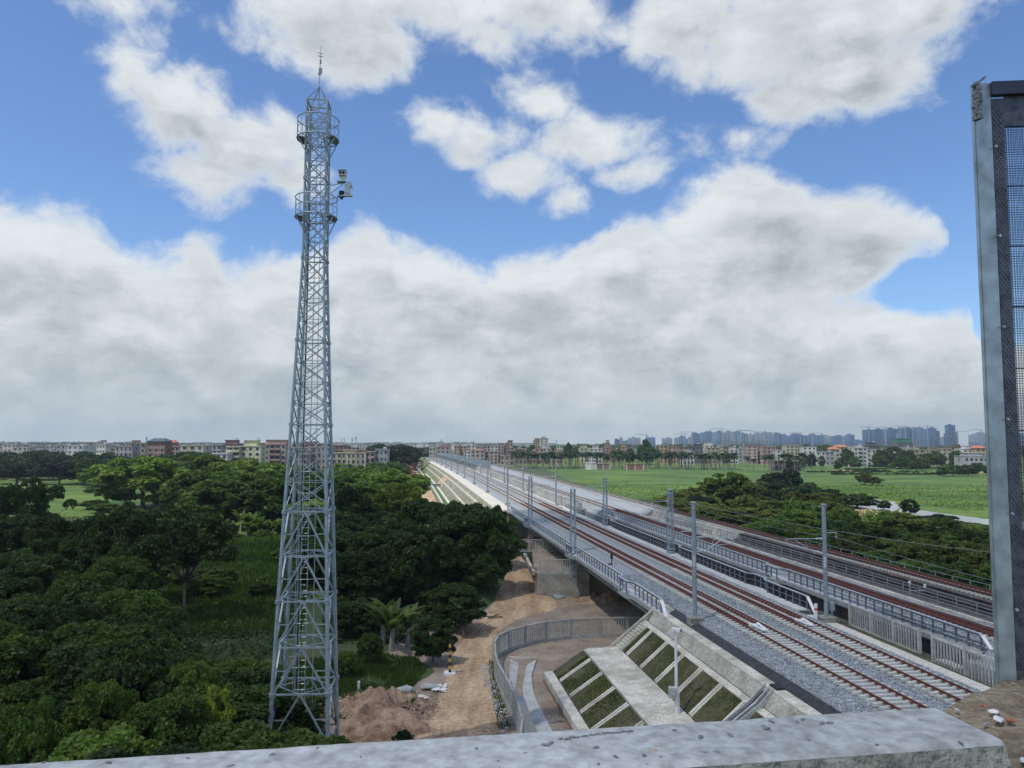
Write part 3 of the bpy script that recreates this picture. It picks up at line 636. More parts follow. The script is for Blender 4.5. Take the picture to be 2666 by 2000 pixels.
def strip_path(uv_, z0, z1, w):
    mb = MB(); n = len(uv_)
    vs = []
    for u, v in uv_:
        vs += [RC(u, v-w/2, z0), RC(u, v-w/2, z1), RC(u, v+w/2, z1), RC(u, v+w/2, z0)]
    fs = [(i*4+j, i*4+(j+1) % 4, (i+1)*4+(j+1) % 4, (i+1)*4+j) for i in range(n-1) for j in range(4)]+[(3, 2, 1, 0), tuple(n*4-4+k for k in range(4))]
    return mb.add(vs, fs)
post_me = MB().box((0, 0, .54), (.07, .15, 1.08)).mesh('post', M['railing'])
walkway('walkway_railing', 'blue grey railing along the left edge of the near bridge, above the dirt road', 61.9, 160.2, 21.7, 20.7, [(71.5, .5), (95.8, .65), (131, .65), (157, .3)])
walkway('walkway_railing', 'railing on the right edge of the near bridge, behind the second track', 61.6, 162.2, 32.32, 33.5, [(71.5, .5), (94.6, .55), (127, .55)], side=1)
brC = empty('railway_bridge', RC(48, 41, 0), 'middle bridge with the brown six rail track and a single walkway', 'bridge')
pbox('deck', 47.3, 151, 38.6, 44.3, 4.95, 5.5, M['girder'], brC)
part('ballast', strip([(38.7, 5.5), (39.3, 5.96), (43.3, 5.96), (43.9, 5.5)], stations(47.3, 151.2, 20)), M['gravel'], brC)
pbox('track_bed', 47.3, 150, 40.0, 42.0, 5.97, 6.05, M['rust_deck'], brC)
pbox('ballast_kerb', 47.2, 151, 44.0, 44.3, 5.5, 5.95, M['conc'], brC)
for v_ in (39.2, 43.4): pbox('girder', 49, 150, v_-.3, v_+.3, 3.2, 4.95, M['oldgirder_shade'], brC)
for pu in (60.5, 98.6, 133.6): pbox('pier', pu-.9, pu+.9, 38.6, 44, -.1, 3.2, M['pier'], brC)
part('abutment', strip([(37.4, -.2), (37.4, 4.95), (45, 4.95), (45, -.2)], [47.4, 48.6]), M['pier'], brC)
part('abutment', strip([(37.4, -.2), (37.4, 5.2), (45, 5.2), (45, -.2)], [150, 151.6]), M['pier'], brC)
walkway('walkway_railing', 'long railing and pale walkway on the left edge of the middle bridge', 48., 150.5, 39.5, 38.35, [(77, .7), (140, .5)])
brD = empty('railway_bridge', RC(45, 51.6, 0), 'old dark bridge with brown girders farthest right', 'bridge')
pbox('deck', 38, 111, 49.6, 53.8, 5.3, 5.72, M['oldgirder_shade'], brD)
for v_ in (49.9, 53.4):
    pbox('girder', 38, 111, v_-.2, v_+.2, 4.0, 5.95, M['oldgirder_shade'], brD)
    pbox('girder_flange', 38, 111, v_-.36, v_+.36, 5.95, 6.03, M['oldgirder_shade'], brD)
uu = 39
while uu < 111:
    part('stiffener', MB().box(RC(uu, 49.62, 4.95), (.16, .12, 1.9), rz=RZ), M['oldgirder_shade'], brD); uu += 2.4
pbox('ballast', 38, 111, 50.3, 53.0, 5.72, 6.02, M['rust_deck'], brD)
for pu in (52, 76, 100): pbox('pier', pu-1, pu+1, 49.5, 54, -.1, 4.0, M['pier'], brD)
part('abutment', strip([(46, -.2), (46, 5.2), (57, 5.2), (57, -.2)], [111, 112.4]), M['conc_d'], brD)
def pipe_rail(name, label, u0, u1, v, z, h=1.1, step=2.2, bars=(1., .6, .25), m='galv', z1=None):
    t = empty(name, RC(u0, v, z), label, 'railing', 'pipe railings')
    u = u0
    while u <= u1:
        part('post', MB().box(RC(u, v, z+h/2), (.07, .07, h), rz=RZ), M[m], t); u += step
    for b in bars: part('rail', MB().beam(RC(u0, v, z+h*b), RC(u1, v, z+h*b), .05), M[m], t)
    return t
pipe_rail('pipe_railing', 'grey mesh-like railing left of the old dark bridge', 40, 114, 47.0, 4.9, 1.5, 2.4, (1., .8, .6, .4, .2), 'pole')
pipe_rail('pipe_railing', 'pale two-bar railing right of the old bridge, in front of the bushes', 38, 104, 56.4, 4.6, 1.2, 2.6, (1., .55))
pipe_rail('pipe_railing', 'dark picket railing on the far bank beside the old track', 114, 136, 46.4, 5.1, 1.0, .8, (1., .1), 'railing')
pbox('walkway_slab', 40, 112, 46.9, 49.6, 4.6, 4.85, M['oldgirder_shade'], brD)  # shadow between the bridges is put into the dark slab colour
pbox('walkway_slab', 40, 112, 53.9, 56.8, 4.3, 4.58, M['oldgirder_shade'], brD)
# ================================================================== CATENARY MASTS
def arms(par, z=6.7, reach=3.3):
    """cantilever towards +x in the mast's own frame"""
    def p(name, mb, m): return put(name, mb.mesh(name, m), par)
    p('cantilever_tube', MB().tube((.75, 0, z), (reach, 0, z+.02), .035, n=6).tube((.75, 0, z-1.15), (reach-.9, 0, z-.12), .035, n=6), M['galv_l'])
    p('cantilever_bracket', MB().box((.17, 0, z), (.1, .12, .2)).box((.17, 0, z-1.15), (.1, .12, .2)), M['galv'])
    for zz, dz in ((z, 0), (z-1.15, .35)):
        i_ = MB(); a = Vector((.2, 0, zz)); b = Vector((.8, 0, zz+dz*.55))
        for k in range(5): i_.tube(a.lerp(b, k/5), a.lerp(b, (k+.62)/5), .085, .06, n=8)
        i_.tube(a, b, .04, n=6); p('insulator', i_, M['ceramic'])
    p('steady_arm', MB().path([(reach-.2, 0, z-.02), (reach-.05, 0, z-.28), (reach-.45, 0, z-.55), (reach-1.5, 0, z-.62)], .022, 5).tube((1.7, 0, z-.02), (1.35, 0, z-.75), .015, n=4), M['galv_l'])
def outrigger(par, z):
    put('feeder_bracket', MB().beam((-.1, 0, z), (-1.05, 0, z+.02), .06, .06).tube((-1., 0, z), (-1., 0, z-.3), .03, n=6).tube((-1, 0, z-.28), (-1, 0, z-.42), .11, .07, n=8).mesh('feeder_bracket', M['galv_l']), par)
def round_mast():
    t = empty('catenary_mast', (0, 0, 0))
    put('pole', MB().tube((0, 0, .5), (0, 0, 9.35), .175, .165, n=16).mesh('pole', M['pole'], smooth=False), t)
    put('pole_cap', MB().tube((0, 0, 9.35), (0, 0, 9.42), .23, n=14).box((.05, 0, 9.22), (.75, .08, .06)).mesh('pole_cap', M['galv_l']), t)
    put('footing', MB().box((0, 0, .18), (.95, .95, .85)).mesh('footing', M['conc_d']), t)
    put('footing_cap', MB().box((0, 0, .62), (1.08, 1.08, .14)).mesh('footing_cap', M['pier']), t)
    put('base_plate', MB().box((0, 0, .71), (.55, .55, .05)).mesh('base_plate', M['galv']), t)
    arms(t); outrigger(t, 7.15)
    return t
def lattice_mast(H=8.1, zb=0.):
    t = empty('catenary_mast', (0, 0, 0))
    w0, w1 = .34, .24
    def c(z, sx, sy): w = w0+(w1-w0)*(z-zb)/(H-zb); return Vector((sx*w, sy*w*1.15, z))
    for sx, sy in ((-1, -1), (1, -1), (1, 1), (-1, 1)):
        put('leg', MB().beam(c(zb, sx, sy), c(H, sx, sy), .085).mesh('leg', M['galv']), t)
    br = MB(); n = int((H-zb)/.5)
    for i in range(n):
        z0 = zb+(H-zb)*i/n; z1 = zb+(H-zb)*(i+1)/n
        for (a, b) in (((-1, -1), (1, -1)), ((1, -1), (1, 1)), ((1, 1), (-1, 1)), ((-1, 1), (-1, -1))):
            if i % 2: a, b = b, a
            br.beam(c(z0, *a), c(z1, *b), .075, .03)
    put('bracing', br.mesh('bracing', M['galv']), t)
    put('top_plate', MB().box((0, 0, H), (.62, .7, .06)).box((0, 0, H-.5), (.56, .64, .12)).mesh('top_plate', M['galv_l']), t)
    put('top_rod', MB().tube((0, 0, H), (0, 0, H+1.15), .035, n=6).beam((0, 0, H+1.12), (.45, 0, H+1.12), .05).mesh('top_rod', M['galv_l']), t)
    put('base_plate', MB().box((0, 0, zb+.03), (.95, 1.05, .07)).box((0, 0, .55), (.85, .95, .05)).mesh('base_plate', M['galv']), t)
    arms(t, 6.5, 3.4)
    return t
rm = round_mast(); lm_ = lattice_mast(8.0, -3.6); lm2 = lattice_mast(8.0, 0.)
used = set()
def place(proto, u, v, z, rz, label):
    loc = RC(u, v, z)
    if proto.name in used: o = copy_tree(proto, None, loc, rz)
    else: o = proto; o.location = loc; o.rotation_euler = (0, 0, rz); used.add(proto.name)
    return tag(o, label, 'catenary mast', 'catenary masts along the tracks')
ordn = ['nearest', 'second', 'third', 'fourth', 'fifth', 'sixth', 'seventh', 'eighth', 'ninth', 'tenth', 'eleventh', 'twelfth', 'thirteenth', 'fourteenth', 'fifteenth', 'sixteenth']
LU = [57.6, 95.8, 131, 169.5, 212, 255, 298, 337, 378, 418, 460, 505, 552, 600, 650]
RU = [57.6, 94.6, 127, 168.8, 218, 261, 303, 343, 385, 427, 470]
for i, u in enumerate(LU):
    if u in (95.8, 131): o = place(lm_, u, 20.75 if u < 100 else 20.95, 5.65, RZ, f'lattice catenary mast rising through the left walkway railing, {"nearer" if u<100 else "farther"} one')
    else: o = place(rm, u, 22.0, 5.55, RZ, 'round grey catenary pole on a concrete footing beside the grassed slope' if i == 0 else f'{ordn[i]} catenary mast from the viewer on the left side of the tracks')
for i, u in enumerate(RU):
    if u in (94.6, 127): o = place(lm2, u, 33.05, 5.62, RZ+math.pi, f'lattice catenary mast on the right edge of the near bridge, {"nearer" if u<100 else "farther"} one')
    else: o = place(rm, u, 32.75, 5.3, RZ+math.pi, 'round grey catenary pole right of the near tracks, by the red and white marker post' if i == 0 else f'{ordn[i]} catenary mast from the viewer on the right side of the tracks')
for i, u in enumerate([110, 160, 210, 262, 315, 370, 430, 490]):
    pass
for (u, v, s_) in ((139, 46.0, 0), (190, 45.9, 0)):
    pass
for i, (u, v, z, s_) in enumerate([(57.6, 22., 5.55, 1), (57.6, 32.75, 5.3, -1)]):
    x, y, zz = RC(u, v, z+4.9)
    pf = empty('number_plate', (x, y, zz), 'narrow white number plate on the %s near catenary pole' % ('left' if s_ > 0 else 'right'), 'number plate', 'number plates on the poles')
    rz_ = RZ+.12*s_
    put('plate', MB().box((-.0, -.205, 0), (.17, .03, .78)).mesh('plate', M['white']), pf)
    pf.rotation_euler = (0, 0, math.atan2(-x, y))
    for k, ch_ in enumerate('2483' if s_ > 0 else '2484'):
        cu = bpy.data.curves.new('digit', 'FONT'); cu.body = ch_; cu.size = .22; cu.align_x = 'CENTER'; cu.align_y = 'CENTER'; cu.extrude = .004
        tmp = bpy.data.objects.new('digit_text', cu); C.objects.link(tmp); cu.materials.append(M['black']); bpy.context.view_layer.update(); me_ = bpy.data.meshes.new_from_object(tmp); bpy.data.objects.remove(tmp); o = put('digit', me_, pf); o.location = (0, -.224, .27-.18*k); o.rotation_euler = (math.pi/2, 0, 0)
# overhead wires
def wire(pts, r, label, group=None, cat='wire'):
    mb = MB(); out = []
    for a, b, sag in pts:
        a = Vector(a); b = Vector(b); n = 8; seg = []
        for i in range(n+1):
            t = i/n; p = a.lerp(b, t); p.z -= 4*sag*t*(1-t); seg.append(p)
        mb.path(seg, r, 4)
    return tag(center_obj(mb, 'overhead_wire', M['wire']), label, cat, group)
def along(us_, v, z, sag): return [(RC(a, v, z), RC(b, v, z), sag) for a, b in zip(us_[:-1], us_[1:])]
wire(along([20]+LU[:10], 25.2, 12.2, .7)+along([20]+LU[:10], 25.2, 11.6, .05), .012, 'carrier and contact wire strung above the left track', 'overhead wires')
wire(along([20]+RU[:10], 29.25, 12.0, .7)+along([20]+RU[:10], 29.25, 11.4, .05), .012, 'carrier and contact wire strung above the second track', 'overhead wires')
wire(along([20]+RU[:10], 33.75, 12.1, .5), .016, 'feeder wire on the outer brackets of the right masts', 'overhead wires')
wire(along([20]+LU[:10], 21.0, 12.3, .5), .012, 'feeder wire on the outer brackets of the left masts', 'overhead wires')
wire([(RC(57.6, 22., 14.8), RC(20, 45, 14.3), 1.2)], .012, 'thin wire running from the top of the left near pole to the right', 'overhead wires')
# ================================================================== PICKET FENCES
pk_me = MB().box((0, 0, 0), (.085, .085, 1.62)).mesh('picket', M['panel_fence'])
def fence(name, label, pts, z=0., H=1.95, gap=.23, spikes=True, pick=True, group='precast concrete picket fences', zfun=None):
    t = empty(name, (pts[0][0], pts[0][1], z), label, 'fence', group)
    for i, p in enumerate(pts):
        part('post', MB().box((p[0], p[1], z+H/2), (.18, .18, H+.1), rz=math.atan2(pts[min(i+1, len(pts)-1)][1]-pts[max(0, i-1)][1], pts[min(i+1, len(pts)-1)][0]-pts[max(0, i-1)][0])), M['panel_fence'], t)
        if spikes: part('wire_bracket', MB().beam((p[0], p[1], z+H), (p[0]-.1, p[1]-.05, z+H+.45), .03), M['galv'], t)
    for a, b in zip(pts[:-1], pts[1:]):
        A_ = Vector((*a, 0)); B_ = Vector((*b, 0)); d = B_-A_; L_ = d.length; ang = math.atan2(d.y, d.x)
        c = (A_+B_)/2
        for zz, hh, ww in ((H-.06, .12, .15), (.16, .3, .12)):
            part('rail', MB().box((c.x, c.y, z+zz), (L_-.16, ww, hh), rz=ang), M['panel_fence'], t)
        if not pick: part('panel', MB().box((c.x, c.y, z+H*.53), (L_-.17, .06, H-.3), rz=ang), M['panel_fence'], t); continue
        n = int((L_-.2)/gap)
        for k in range(n):
            p = A_+d*((k+.7)/(n+.4))
            put('picket', pk_me, t, (p.x-t.location.x, p.y-t.location.y, z+1.1-t.location.z), (0, 0, ang))
    if spikes:
        for zz in (.18, .4):
            wr = MB()
            for a, b in zip(pts[:-1], pts[1:]): wr.beam((a[0]-.05, a[1], z+H+zz), (b[0]-.05, b[1], z+H+zz), .014)
            part('barbed_wire', wr, M['wire'], t)
    return t
fp = [(.55, 47.5), (.75, 50.5), (.5, 53.6), (0.1, 56.7), (-.45, 59.8), (-1.0, 62.9), (-1.35, 66.), (-1.45, 69.1), (-1.2, 71.6), (-.25, 73.6), (1.35, 75.35), (3.45, 77.05), (6.0, 78.25), (8.9, 78.9), (11.8, 79.2), (14.6, 79.3)]
fence('picket_fence', 'curved concrete picket fence between the dirt road and the ditch', fp)
fence('picket_fence', 'concrete picket fence right of the second track, by the pole with the marker', [RC(u, 35.1)[:2] for u in (58.2, 55.4, 52.6, 49.8)], 4.85, 1.9, gap=.28)
fence('picket_fence', 'taller concrete picket fence at the right edge beside the pale ledge', [RC(u, 34.5)[:2] for u in (47.6, 44.6, 41.6, 38.6, 35.6)], 4.7, 2.15, gap=.28)
fence('picket_fence', 'grey picket fence on the brown wall under the near bridge', [(3.6, 99.9), (6.5, 99.8), (9.5, 99.7), (12.4, 99.6), (15.4, 99.5), (18.4, 99.4)], 2.7, 1.9, spikes=False)
fence('picket_fence', 'distant picket fence under the bridge by the brick rubble', [(-.4+k*3, 121-.3*k) for k in range(6)], 2.6, 1.9, spikes=False)
pw = empty('concrete_ledge', RC(50, 33.7, 5), 'pale concrete ledge between second track and picket fence', 'ledge')
u = 60.
while u > 20:
    part('ledge_slab', rcbox(MB(), u-2.98, u, 31.9, 5.60, 33.35, 5.56, .5), M['shoulder'], pw); u -= 3.
part('inspection_pit', MB().box(RC(47.6, 35.0, 5.0), (2.2, 2.0, .12), rz=RZ), M['conc'], pw); part('pit_wall', MB().box(RC(47.6, 35.0, 4.5), (2.0, 1.8, .9), rz=RZ), M['pier'], pw)
# long wall fence between the near tracks and the middle line, beyond the bridges
us_ = [150+3.*k for k in range(76)]
t = empty('panel_wall_fence', RC(150, 34.2, 5.5), 'long pale concrete panel fence between the near tracks and the middle line', 'fence')
for i in range(len(us_)-1):
    part('panel', strip([(34.15, 5.5), (34.15, 7.55), (34.25, 7.55), (34.25, 5.5)], [us_[i]+.09, us_[i+1]-.09]), M['panel_fence'], t)
    part('post', MB().box(RC(us_[i], 34.2, 6.6), (.22, .18, 2.25), rz=RZ), M['panel_fence'], t)
part('cap_rail', strip([(34.1, 7.56), (34.1, 7.64), (34.3, 7.64), (34.3, 7.56)], stations(150, 375, 12)), M['shoulder'], t)
# far walls and slope ribs
t = empty('field_wall', RC(230, 10.5, 0), 'low winding grey wall beside the sunlit dirt track', 'wall')
part('wall_body', strip([(10.4, -.1), (10.4, 1.3), (10.7, 1.3), (10.7, -.1)], stations(225, 600, 10)), M['conc_g'], t)
part('wall_coping', strip([(10.3, 1.3), (10.3, 1.42), (10.8, 1.42), (10.8, 1.3)], stations(225, 600, 10)), M['shoulder'], t)
t = empty('culvert_wall', RC(330, 12, 0), 'short grey culvert wall crossing the ditch below the far slope', 'wall')
part('wall_body', MB().box(RC(330, 13., .9), (5.2, 1.2, 1.8), rz=RZ), M['conc_g'], t); part('wall_coping', MB().box(RC(330, 13., 1.85), (5.6, 1.6, .12), rz=RZ), M['shoulder'], t)
sf = empty('far_slope_ribs', RC(200, 17, 3), 'rows of pale concrete ribs on the sunlit far embankment slope', 'slope ribs')
rc_n = 0; rest = MB()
def zsl(v): return .5+(v-13.6)*(4.5-.5)/(17.7-13.6)
u = 166.
while u < 520:
    tgt = MB() if rc_n < 110 else rest
    tgt.hull8([RC(u, 13.7, zsl(13.7)-.1), RC(u, 18.5, 5.3), RC(u+.28, 18.5, 5.3), RC(u+.28, 13.7, zsl(13.7)-.1), RC(u, 13.7, zsl(13.7)+.16), RC(u, 18.5, 5.56), RC(u+.28, 18.5, 5.56), RC(u+.28, 13.7, zsl(13.7)+.16)])
    if tgt is not rest: part('rib', tgt, M['conc'], sf)
    rc_n += 1; u += 2.2 if u < 320 else 5
o = part('ribs_beyond', rest, M['conc'], sf); o['kind'] = 'stuff'
for v_, w_ in ((17.55, .38), (15.6, .3)):
    part('berm', strip([(v_-w_, zsl(v_-w_)), (v_-w_, zsl(v_)+.2), (v_+w_, zsl(v_)+.2), (v_+w_, zsl(v_+w_))], stations(165, 520, 8)), M['shoulder'], sf)
mbp = MB()
for (ua, ub, va, vb) in ((322, 352, 14.4, 17.9), (168, 176, 15, 17)):
    mbp.hull8([RC(ua, va, zsl(va)-.2), RC(ua+8, vb, zsl(vb)-.2), RC(ub+6, vb, zsl(vb)-.2), RC(ub, va, zsl(va)-.2), RC(ua, va, zsl(va)+.1), RC(ua+8, vb, zsl(vb)+.1), RC(ub+6, vb, zsl(vb)+.1), RC(ub, va, zsl(va)+.1)])
structure(mbp, 'bare_earth', M['dirt'])
# far covered viaduct with dark bays
t = empty('screened_viaduct', RC(375, 36, 5), 'distant curving viaduct with pale posts, dark bays and a blue grey screen', 'viaduct')
part('deck', strip([(34.8, 5.0), (34.8, 5.7), (43, 5.7), (43, 5.0)], stations(372, 920, 12)), M['conc_g'], t)
part('screen', strip([(35.0, 8.2), (35.0, 9.9), (35.2, 9.9), (35.2, 8.2)], stations(376, 920, 12)), M['pole'], t)
part('dark_bay', strip([(35.5, 5.6), (35.5, 8.2), (35.7, 8.2), (35.7, 5.6)], stations(385, 920, 12)), M['oldgirder_shade'], t)
part('far_screen', strip([(43.0, 6.3), (43.0, 9.7), (43.2, 9.7), (43.2, 6.3)], stations(396, 920, 12)), M['pole'], t)
for i in range(60):
    part('post', MB().box(RC(377+i*9, 34.85, 7.4), (.45, .55, 5.0), rz=RZ), M['galv'], t)
# ================================================================== LATTICE TOWER
TX, TY = -11.86, 45.5
tw = empty('lattice_tower', (TX, TY, 0), 'tall grey tubular lattice communication tower with two round platforms', 'tower')
tl = Vector((TX, TY, 0)); trz = Matrix.Rotation(math.radians(4), 3, 'Z')
WID = [(0, 1.72), (5.45, 1.515), (10.5, 1.355), (15.5, 1.18), (20.5, .97), (25.45, .79), (30.4, .62), (41, .60)]
def hw(z):
    for (a, x), (b, y) in zip(WID[:-1], WID[1:]):
        if z <= b: return x+(y-x)*(z-a)/(b-a)
    return WID[-1][1]
def cr(z, i, k=1.):                       # corner i at height z
    sx, sy = ((-1, -1), (1, -1), (1, 1), (-1, 1))[i % 4]; w = hw(z)*k
    return trz @ Vector((sx*w, sy*w, 0)) + Vector((TX, TY, z))
LV = [0, 5.45, 10.5, 15.5, 20.5, 25.45, 30.4, 35.25, 40.1]
rleg = lambda z: .135-.075*min(1, z/34)
for i in range(4):
    for a, b in zip(LV[:-1], LV[1:]):
        part('leg', MB().tube(cr(a, i), cr(b, i), rleg(a), rleg(b), n=12), M['galv'], tw)
    for z in LV[1:-1]:
        r = rleg(z)*1.65
        part('flange', MB().tube(cr(z-.09, i), cr(z-.012, i), r, n=12).tube(cr(z+.012, i), cr(z+.09, i), r, n=12), M['galv'], tw)
for k in range(4):
    i, j = k, (k+1) % 4
    def bar(a, b, w=.05, nm='brace'): part(nm, MB().beam(a, b, w*1.3, w*1.3), M['galv'], tw)
    for s in range(3):                       # lower sections: two K panels each
        z0, z1 = LV[s], LV[s+1]; zm = (z0+z1)/2
        for a, b in ((z0, zm), (zm, z1)):
            top = (cr(b, i)+cr(b, j))/2
            bar(cr(b, i), cr(b, j), .065, 'horizontal'); bar(top, cr(a, i), .07, 'diagonal'); bar(top, cr(a, j), .07, 'diagonal')
            h = (a+b)/2
            for c in (i, j):
                m = (top+cr(a, c))/2; bar(m, cr(h, c), .04, 'strut'); 
                q = cr(h, c); bar(m, q.lerp(cr(b, c), .0), .035, 'strut')
            # plan bracing
            top2 = (cr(b, j)+cr(b, j+1))/2
            bar(top, top2, .04, 'plan_brace')
    for s in range(3, 8):
        z0, z1 = LV[s], LV[s+1]; n = 4
        if s == 3: n = 3
        bar(cr(z0, i), cr(z0, j), .055, 'horizontal')
        for q in range(n):
            a = z0+(z1-z0)*q/n; b = z0+(z1-z0)*(q+1)/n
            bar(cr(a, i), cr(b, j), .048, 'diagonal'); bar(cr(a, j), cr(b, i), .04, 'diagonal')
            if q: bar(cr(a, i), cr(a, j), .028, 'horizontal')
        for q in range(1, n):
            a = z0+(z1-z0)*q/n
            d = (cr(a, j)-cr(a, i)).normalized()
            for c, sg in ((i, 1), (j, -1)):
                part('gusset', MB().beam(cr(a-.16, c)+d*sg*.09, cr(a+.16, c)+d*sg*.09, .16, .02, up=tuple(d.cross(Vector((0, 0, 1))))), M['galv'], tw)
    bar(cr(40.1, i), cr(40.1, j), .06, 'horizontal')
# climbing ladder with cable rails inside
ld = Vector((TX-.25, TY+.1, 0))
for dx in (-.2, .2): part('ladder_rail', MB().tube(ld+Vector((dx, 0, .3)), ld+Vector((dx*.9, 0, 40)), .025, n=6), M['galv_l'], tw)
for dx, dy in ((-.42, .25), (-.5, -.1), (-.36, -.2), (.62, .2)): part('cable_rail', MB().tube(ld+Vector((dx, dy, .3)), ld+Vector((dx*.6, dy, 39.5)), .022, n=5), M['galv_l'], tw)
part('feeder_cable', MB().tube(ld+Vector((-.28, -.15, .2)), ld+Vector((-.15, -.12, 34)), .03, n=6), M['black'], tw)
rg = MB()
z = .6
while z < 40: rg.tube(ld+Vector((-.19, 0, z)), ld+Vector((.19, 0, z)), .014, n=4); z += .33
o = part('ladder_rungs', rg, M['galv_l'], tw); o['kind'] = 'stuff'
hp = MB(); z = 1.5
while z < 40:
    hp.path([ld+Vector((-.5, -.1, z)), ld+Vector((-.36, -.2, z)), ld+Vector((.3, -.1, z)), ld+Vector((.6, .2, z))], .018, 4); z += 1.25
part('cable_ties', hp, M['galv_l'], tw)['kind'] = 'stuff'
for zp in (32.95, 37.8):
    R1 = 1.24; c = Vector((TX, TY, zp)); pf = MB(); n = 28; ri = .78
    vs = [c+Vector((math.cos(6.2832*i/n)*r, math.sin(6.2832*i/n)*r, dz)) for r in (ri, R1) for dz in (0, .04) for i in range(n)]
    pf.add(vs, [(i, (i+1) % n, 2*n+(i+1) % n, 2*n+i) for i in range(n)]+[(n+i, 3*n+i, 3*n+(i+1) % n, n+(i+1) % n) for i in range(n)]+[(2*n+i, 2*n+(i+1) % n, 3*n+(i+1) % n, 3*n+i) for i in range(n)])
    gp = MB()
    for i in range(20):
        q = Vector((math.cos(6.2832*i/20), math.sin(6.2832*i/20), 0)); gp.beam(c+q*.7, c+q*R1, .04)
    for s_ in (0, math.pi):
        for k in range(5):
            a0, a1 = s_-.6+k*.24, s_-.6+(k+1)*.24; p_ = [c+Vector((math.cos(a)*r, math.sin(a)*r, .03)) for a, r in ((a0, .75), (a1, .75), (a1, 1.2), (a0, 1.2))]; gp.hull8([x-Vector((0, 0, .02)) for x in p_]+p_)
    part('platform', gp, M['galv_l'], tw)
    def ring(r, z, t): 
        m_ = MB(); m_.path([c+Vector((math.cos(6.2832*i/n)*r, math.sin(6.2832*i/n)*r, z)) for i in range(n+1)], t, 5); return m_
    for zz, tt in ((1.22, .032), (.62, .018), (.02, .04)): part('guard_ring', ring(R1, zz, tt), M['galv'], tw)
    for i in range(14):
        a = 6.2832*i/14; d = Vector((math.cos(a)*R1, math.sin(a)*R1, 0)); part('guard_post', MB().tube(c+d, c+d+Vector((0, 0, 1.22)), .02, n=5), M['galv'], tw)
    for i in range(4):
        for da in (-.35, .35):
            a = math.atan2(*reversed((cr(zp, i)-c).xy))+da; d = Vector((math.cos(a)*R1*.97, math.sin(a)*R1*.97, 0)); part('platform_stay', MB().beam(cr(zp-.95, i), c+d, .05), M['galv'], tw)
ap = Vector((TX+.03, TY, 41.15))
for i in range(4): part('apex_strut', MB().beam(cr(40.1, i), ap, .05), M['galv'], tw)
part('top_mast', MB().tube((TX, TY, 39.6), (TX+.03, TY, 43.2), .04, .022, n=8), M['galv'], tw)
part('lightning_rod', MB().tube((TX+.03, TY, 43.2), (TX+.04, TY, 43.75), .012, n=5).beam((TX-.14, TY, 43.32), (TX+.22, TY, 43.26), .03).beam((TX-.12, TY, 43.12), (TX+.2, TY, 43.05), .04).box((TX+.05, TY, 42.75), (.1, .1, .2)).box((TX+.06, TY, 42.2), (.2, .1, .28)).box((TX+.01, TY, 41.98), (.16, .12, .12)), M['pole'], tw)
# camera cluster on a bracket
part('side_bracket', MB().beam((TX+.7, TY-.6, 34.72), (TX+1.75, TY-.6, 34.95), .06).beam((TX+.7, TY-.6, 34.1), (TX+1.75, TY-.6, 34.9), .045).beam((TX+.7, TY-.6, 33.9), (TX+1.7, TY-.6, 34.1), .05).beam((TX+.9, TY-.6, 34.75), (TX+1.2, TY-.6, 34.0), .04).box((TX+1.62, TY-.6, 35.0), (.5, .35, .05)).box((TX+1.6, TY-.6, 34.12), (.4, .3, .05)), M['galv'], tw)
ca = empty('surveillance_camera', (TX+1.72, TY-.6, 35.0), 'white twin lens camera unit on the bracket above the lower tower platform', 'camera')
part('turntable', MB().box((TX+1.72, TY-.6, 35.17), (.32, .26, .30)), M['white'], ca)
part('housing', MB().box((TX+1.70, TY-.66, 35.46), (.42, .45, .26)), M['white'], ca); part('sun_hood', MB().box((TX+1.70, TY-.70, 35.62), (.47, .55, .03)), M['pole'], ca)
for dx in (-.1, .1): part('lens', MB().tube((TX+1.70+dx, TY-.89, 35.46), (TX+1.70+dx, TY-.92, 35.46), .08, n=12), M['black'], ca)
c2 = empty('equipment_cabinet', (TX+1.95, TY-.5, 34.3), 'white equipment boxes and dome below the tower camera', 'cabinet')
part('box_body', MB().box((TX+1.96, TY-.4, 34.6), (.30, .28, .55)), M['white'], c2); part('box_body', MB().box((TX+2.06, TY-.3, 34.92), (.26, .25, .3)), M['white'], c2)
part('box_hood', MB().beam((TX+2.2, TY-.4, 34.98), (TX+2.26, TY-.4, 34.6), .22, .03), M['white'], c2)
part('dome', MB().tube((TX+1.62, TY-.5, 34.45), (TX+1.62, TY-.5, 34.2), .17, .15, n=10).tube((TX+1.62, TY-.5, 34.2), (TX+1.62, TY-.5, 33.98), .15, .08, n=10), M['black'], c2)
part('base_tray', MB().box((TX+1.9, TY-.45, 34.2), (.7, .3, .06)), M['white'], c2)
# ================================================================== SMALL THINGS
def simple(name, mb, m, label, cat, group=None): return tag(center_obj(mb, name, M[m]), label, cat, group)
b = empty('barrier_post', (-5.15, 66.3, 0), 'black and yellow striped barrier post with white foot beside the dirt road', 'post')
for k in range(9): part('stripe', MB().box((-5.15, 66.3, .3+.3*k), (.2, .16, .298)), M['yellow' if k % 2 else 'black'], b)
part('foot', MB().box((-5.15, 66.3, .1), (.95, .9, .2)), M['white'], b)
b = empty('camera_pole', RC(47.6, 16.9, 2.6), 'slim white camera pole standing on the pale berm of the slope', 'camera pole')
x, y, _ = RC(47.6, 16.9)
part('pole', MB().tube((x, y, 2.6), (x, y, 7.6), .12, .085, n=12), M['white'], b)
part('camera_body', MB().box((x+.02, y-.05, 7.78), (.55, .28, .17), rz=-.4).box((x-.05, y, 7.64), (.14, .14, .14)), M['white'], b)
part('camera_lens', MB().box((x+.3, y-.16, 7.76), (.05, .2, .13), rz=-.4), M['black'], b)
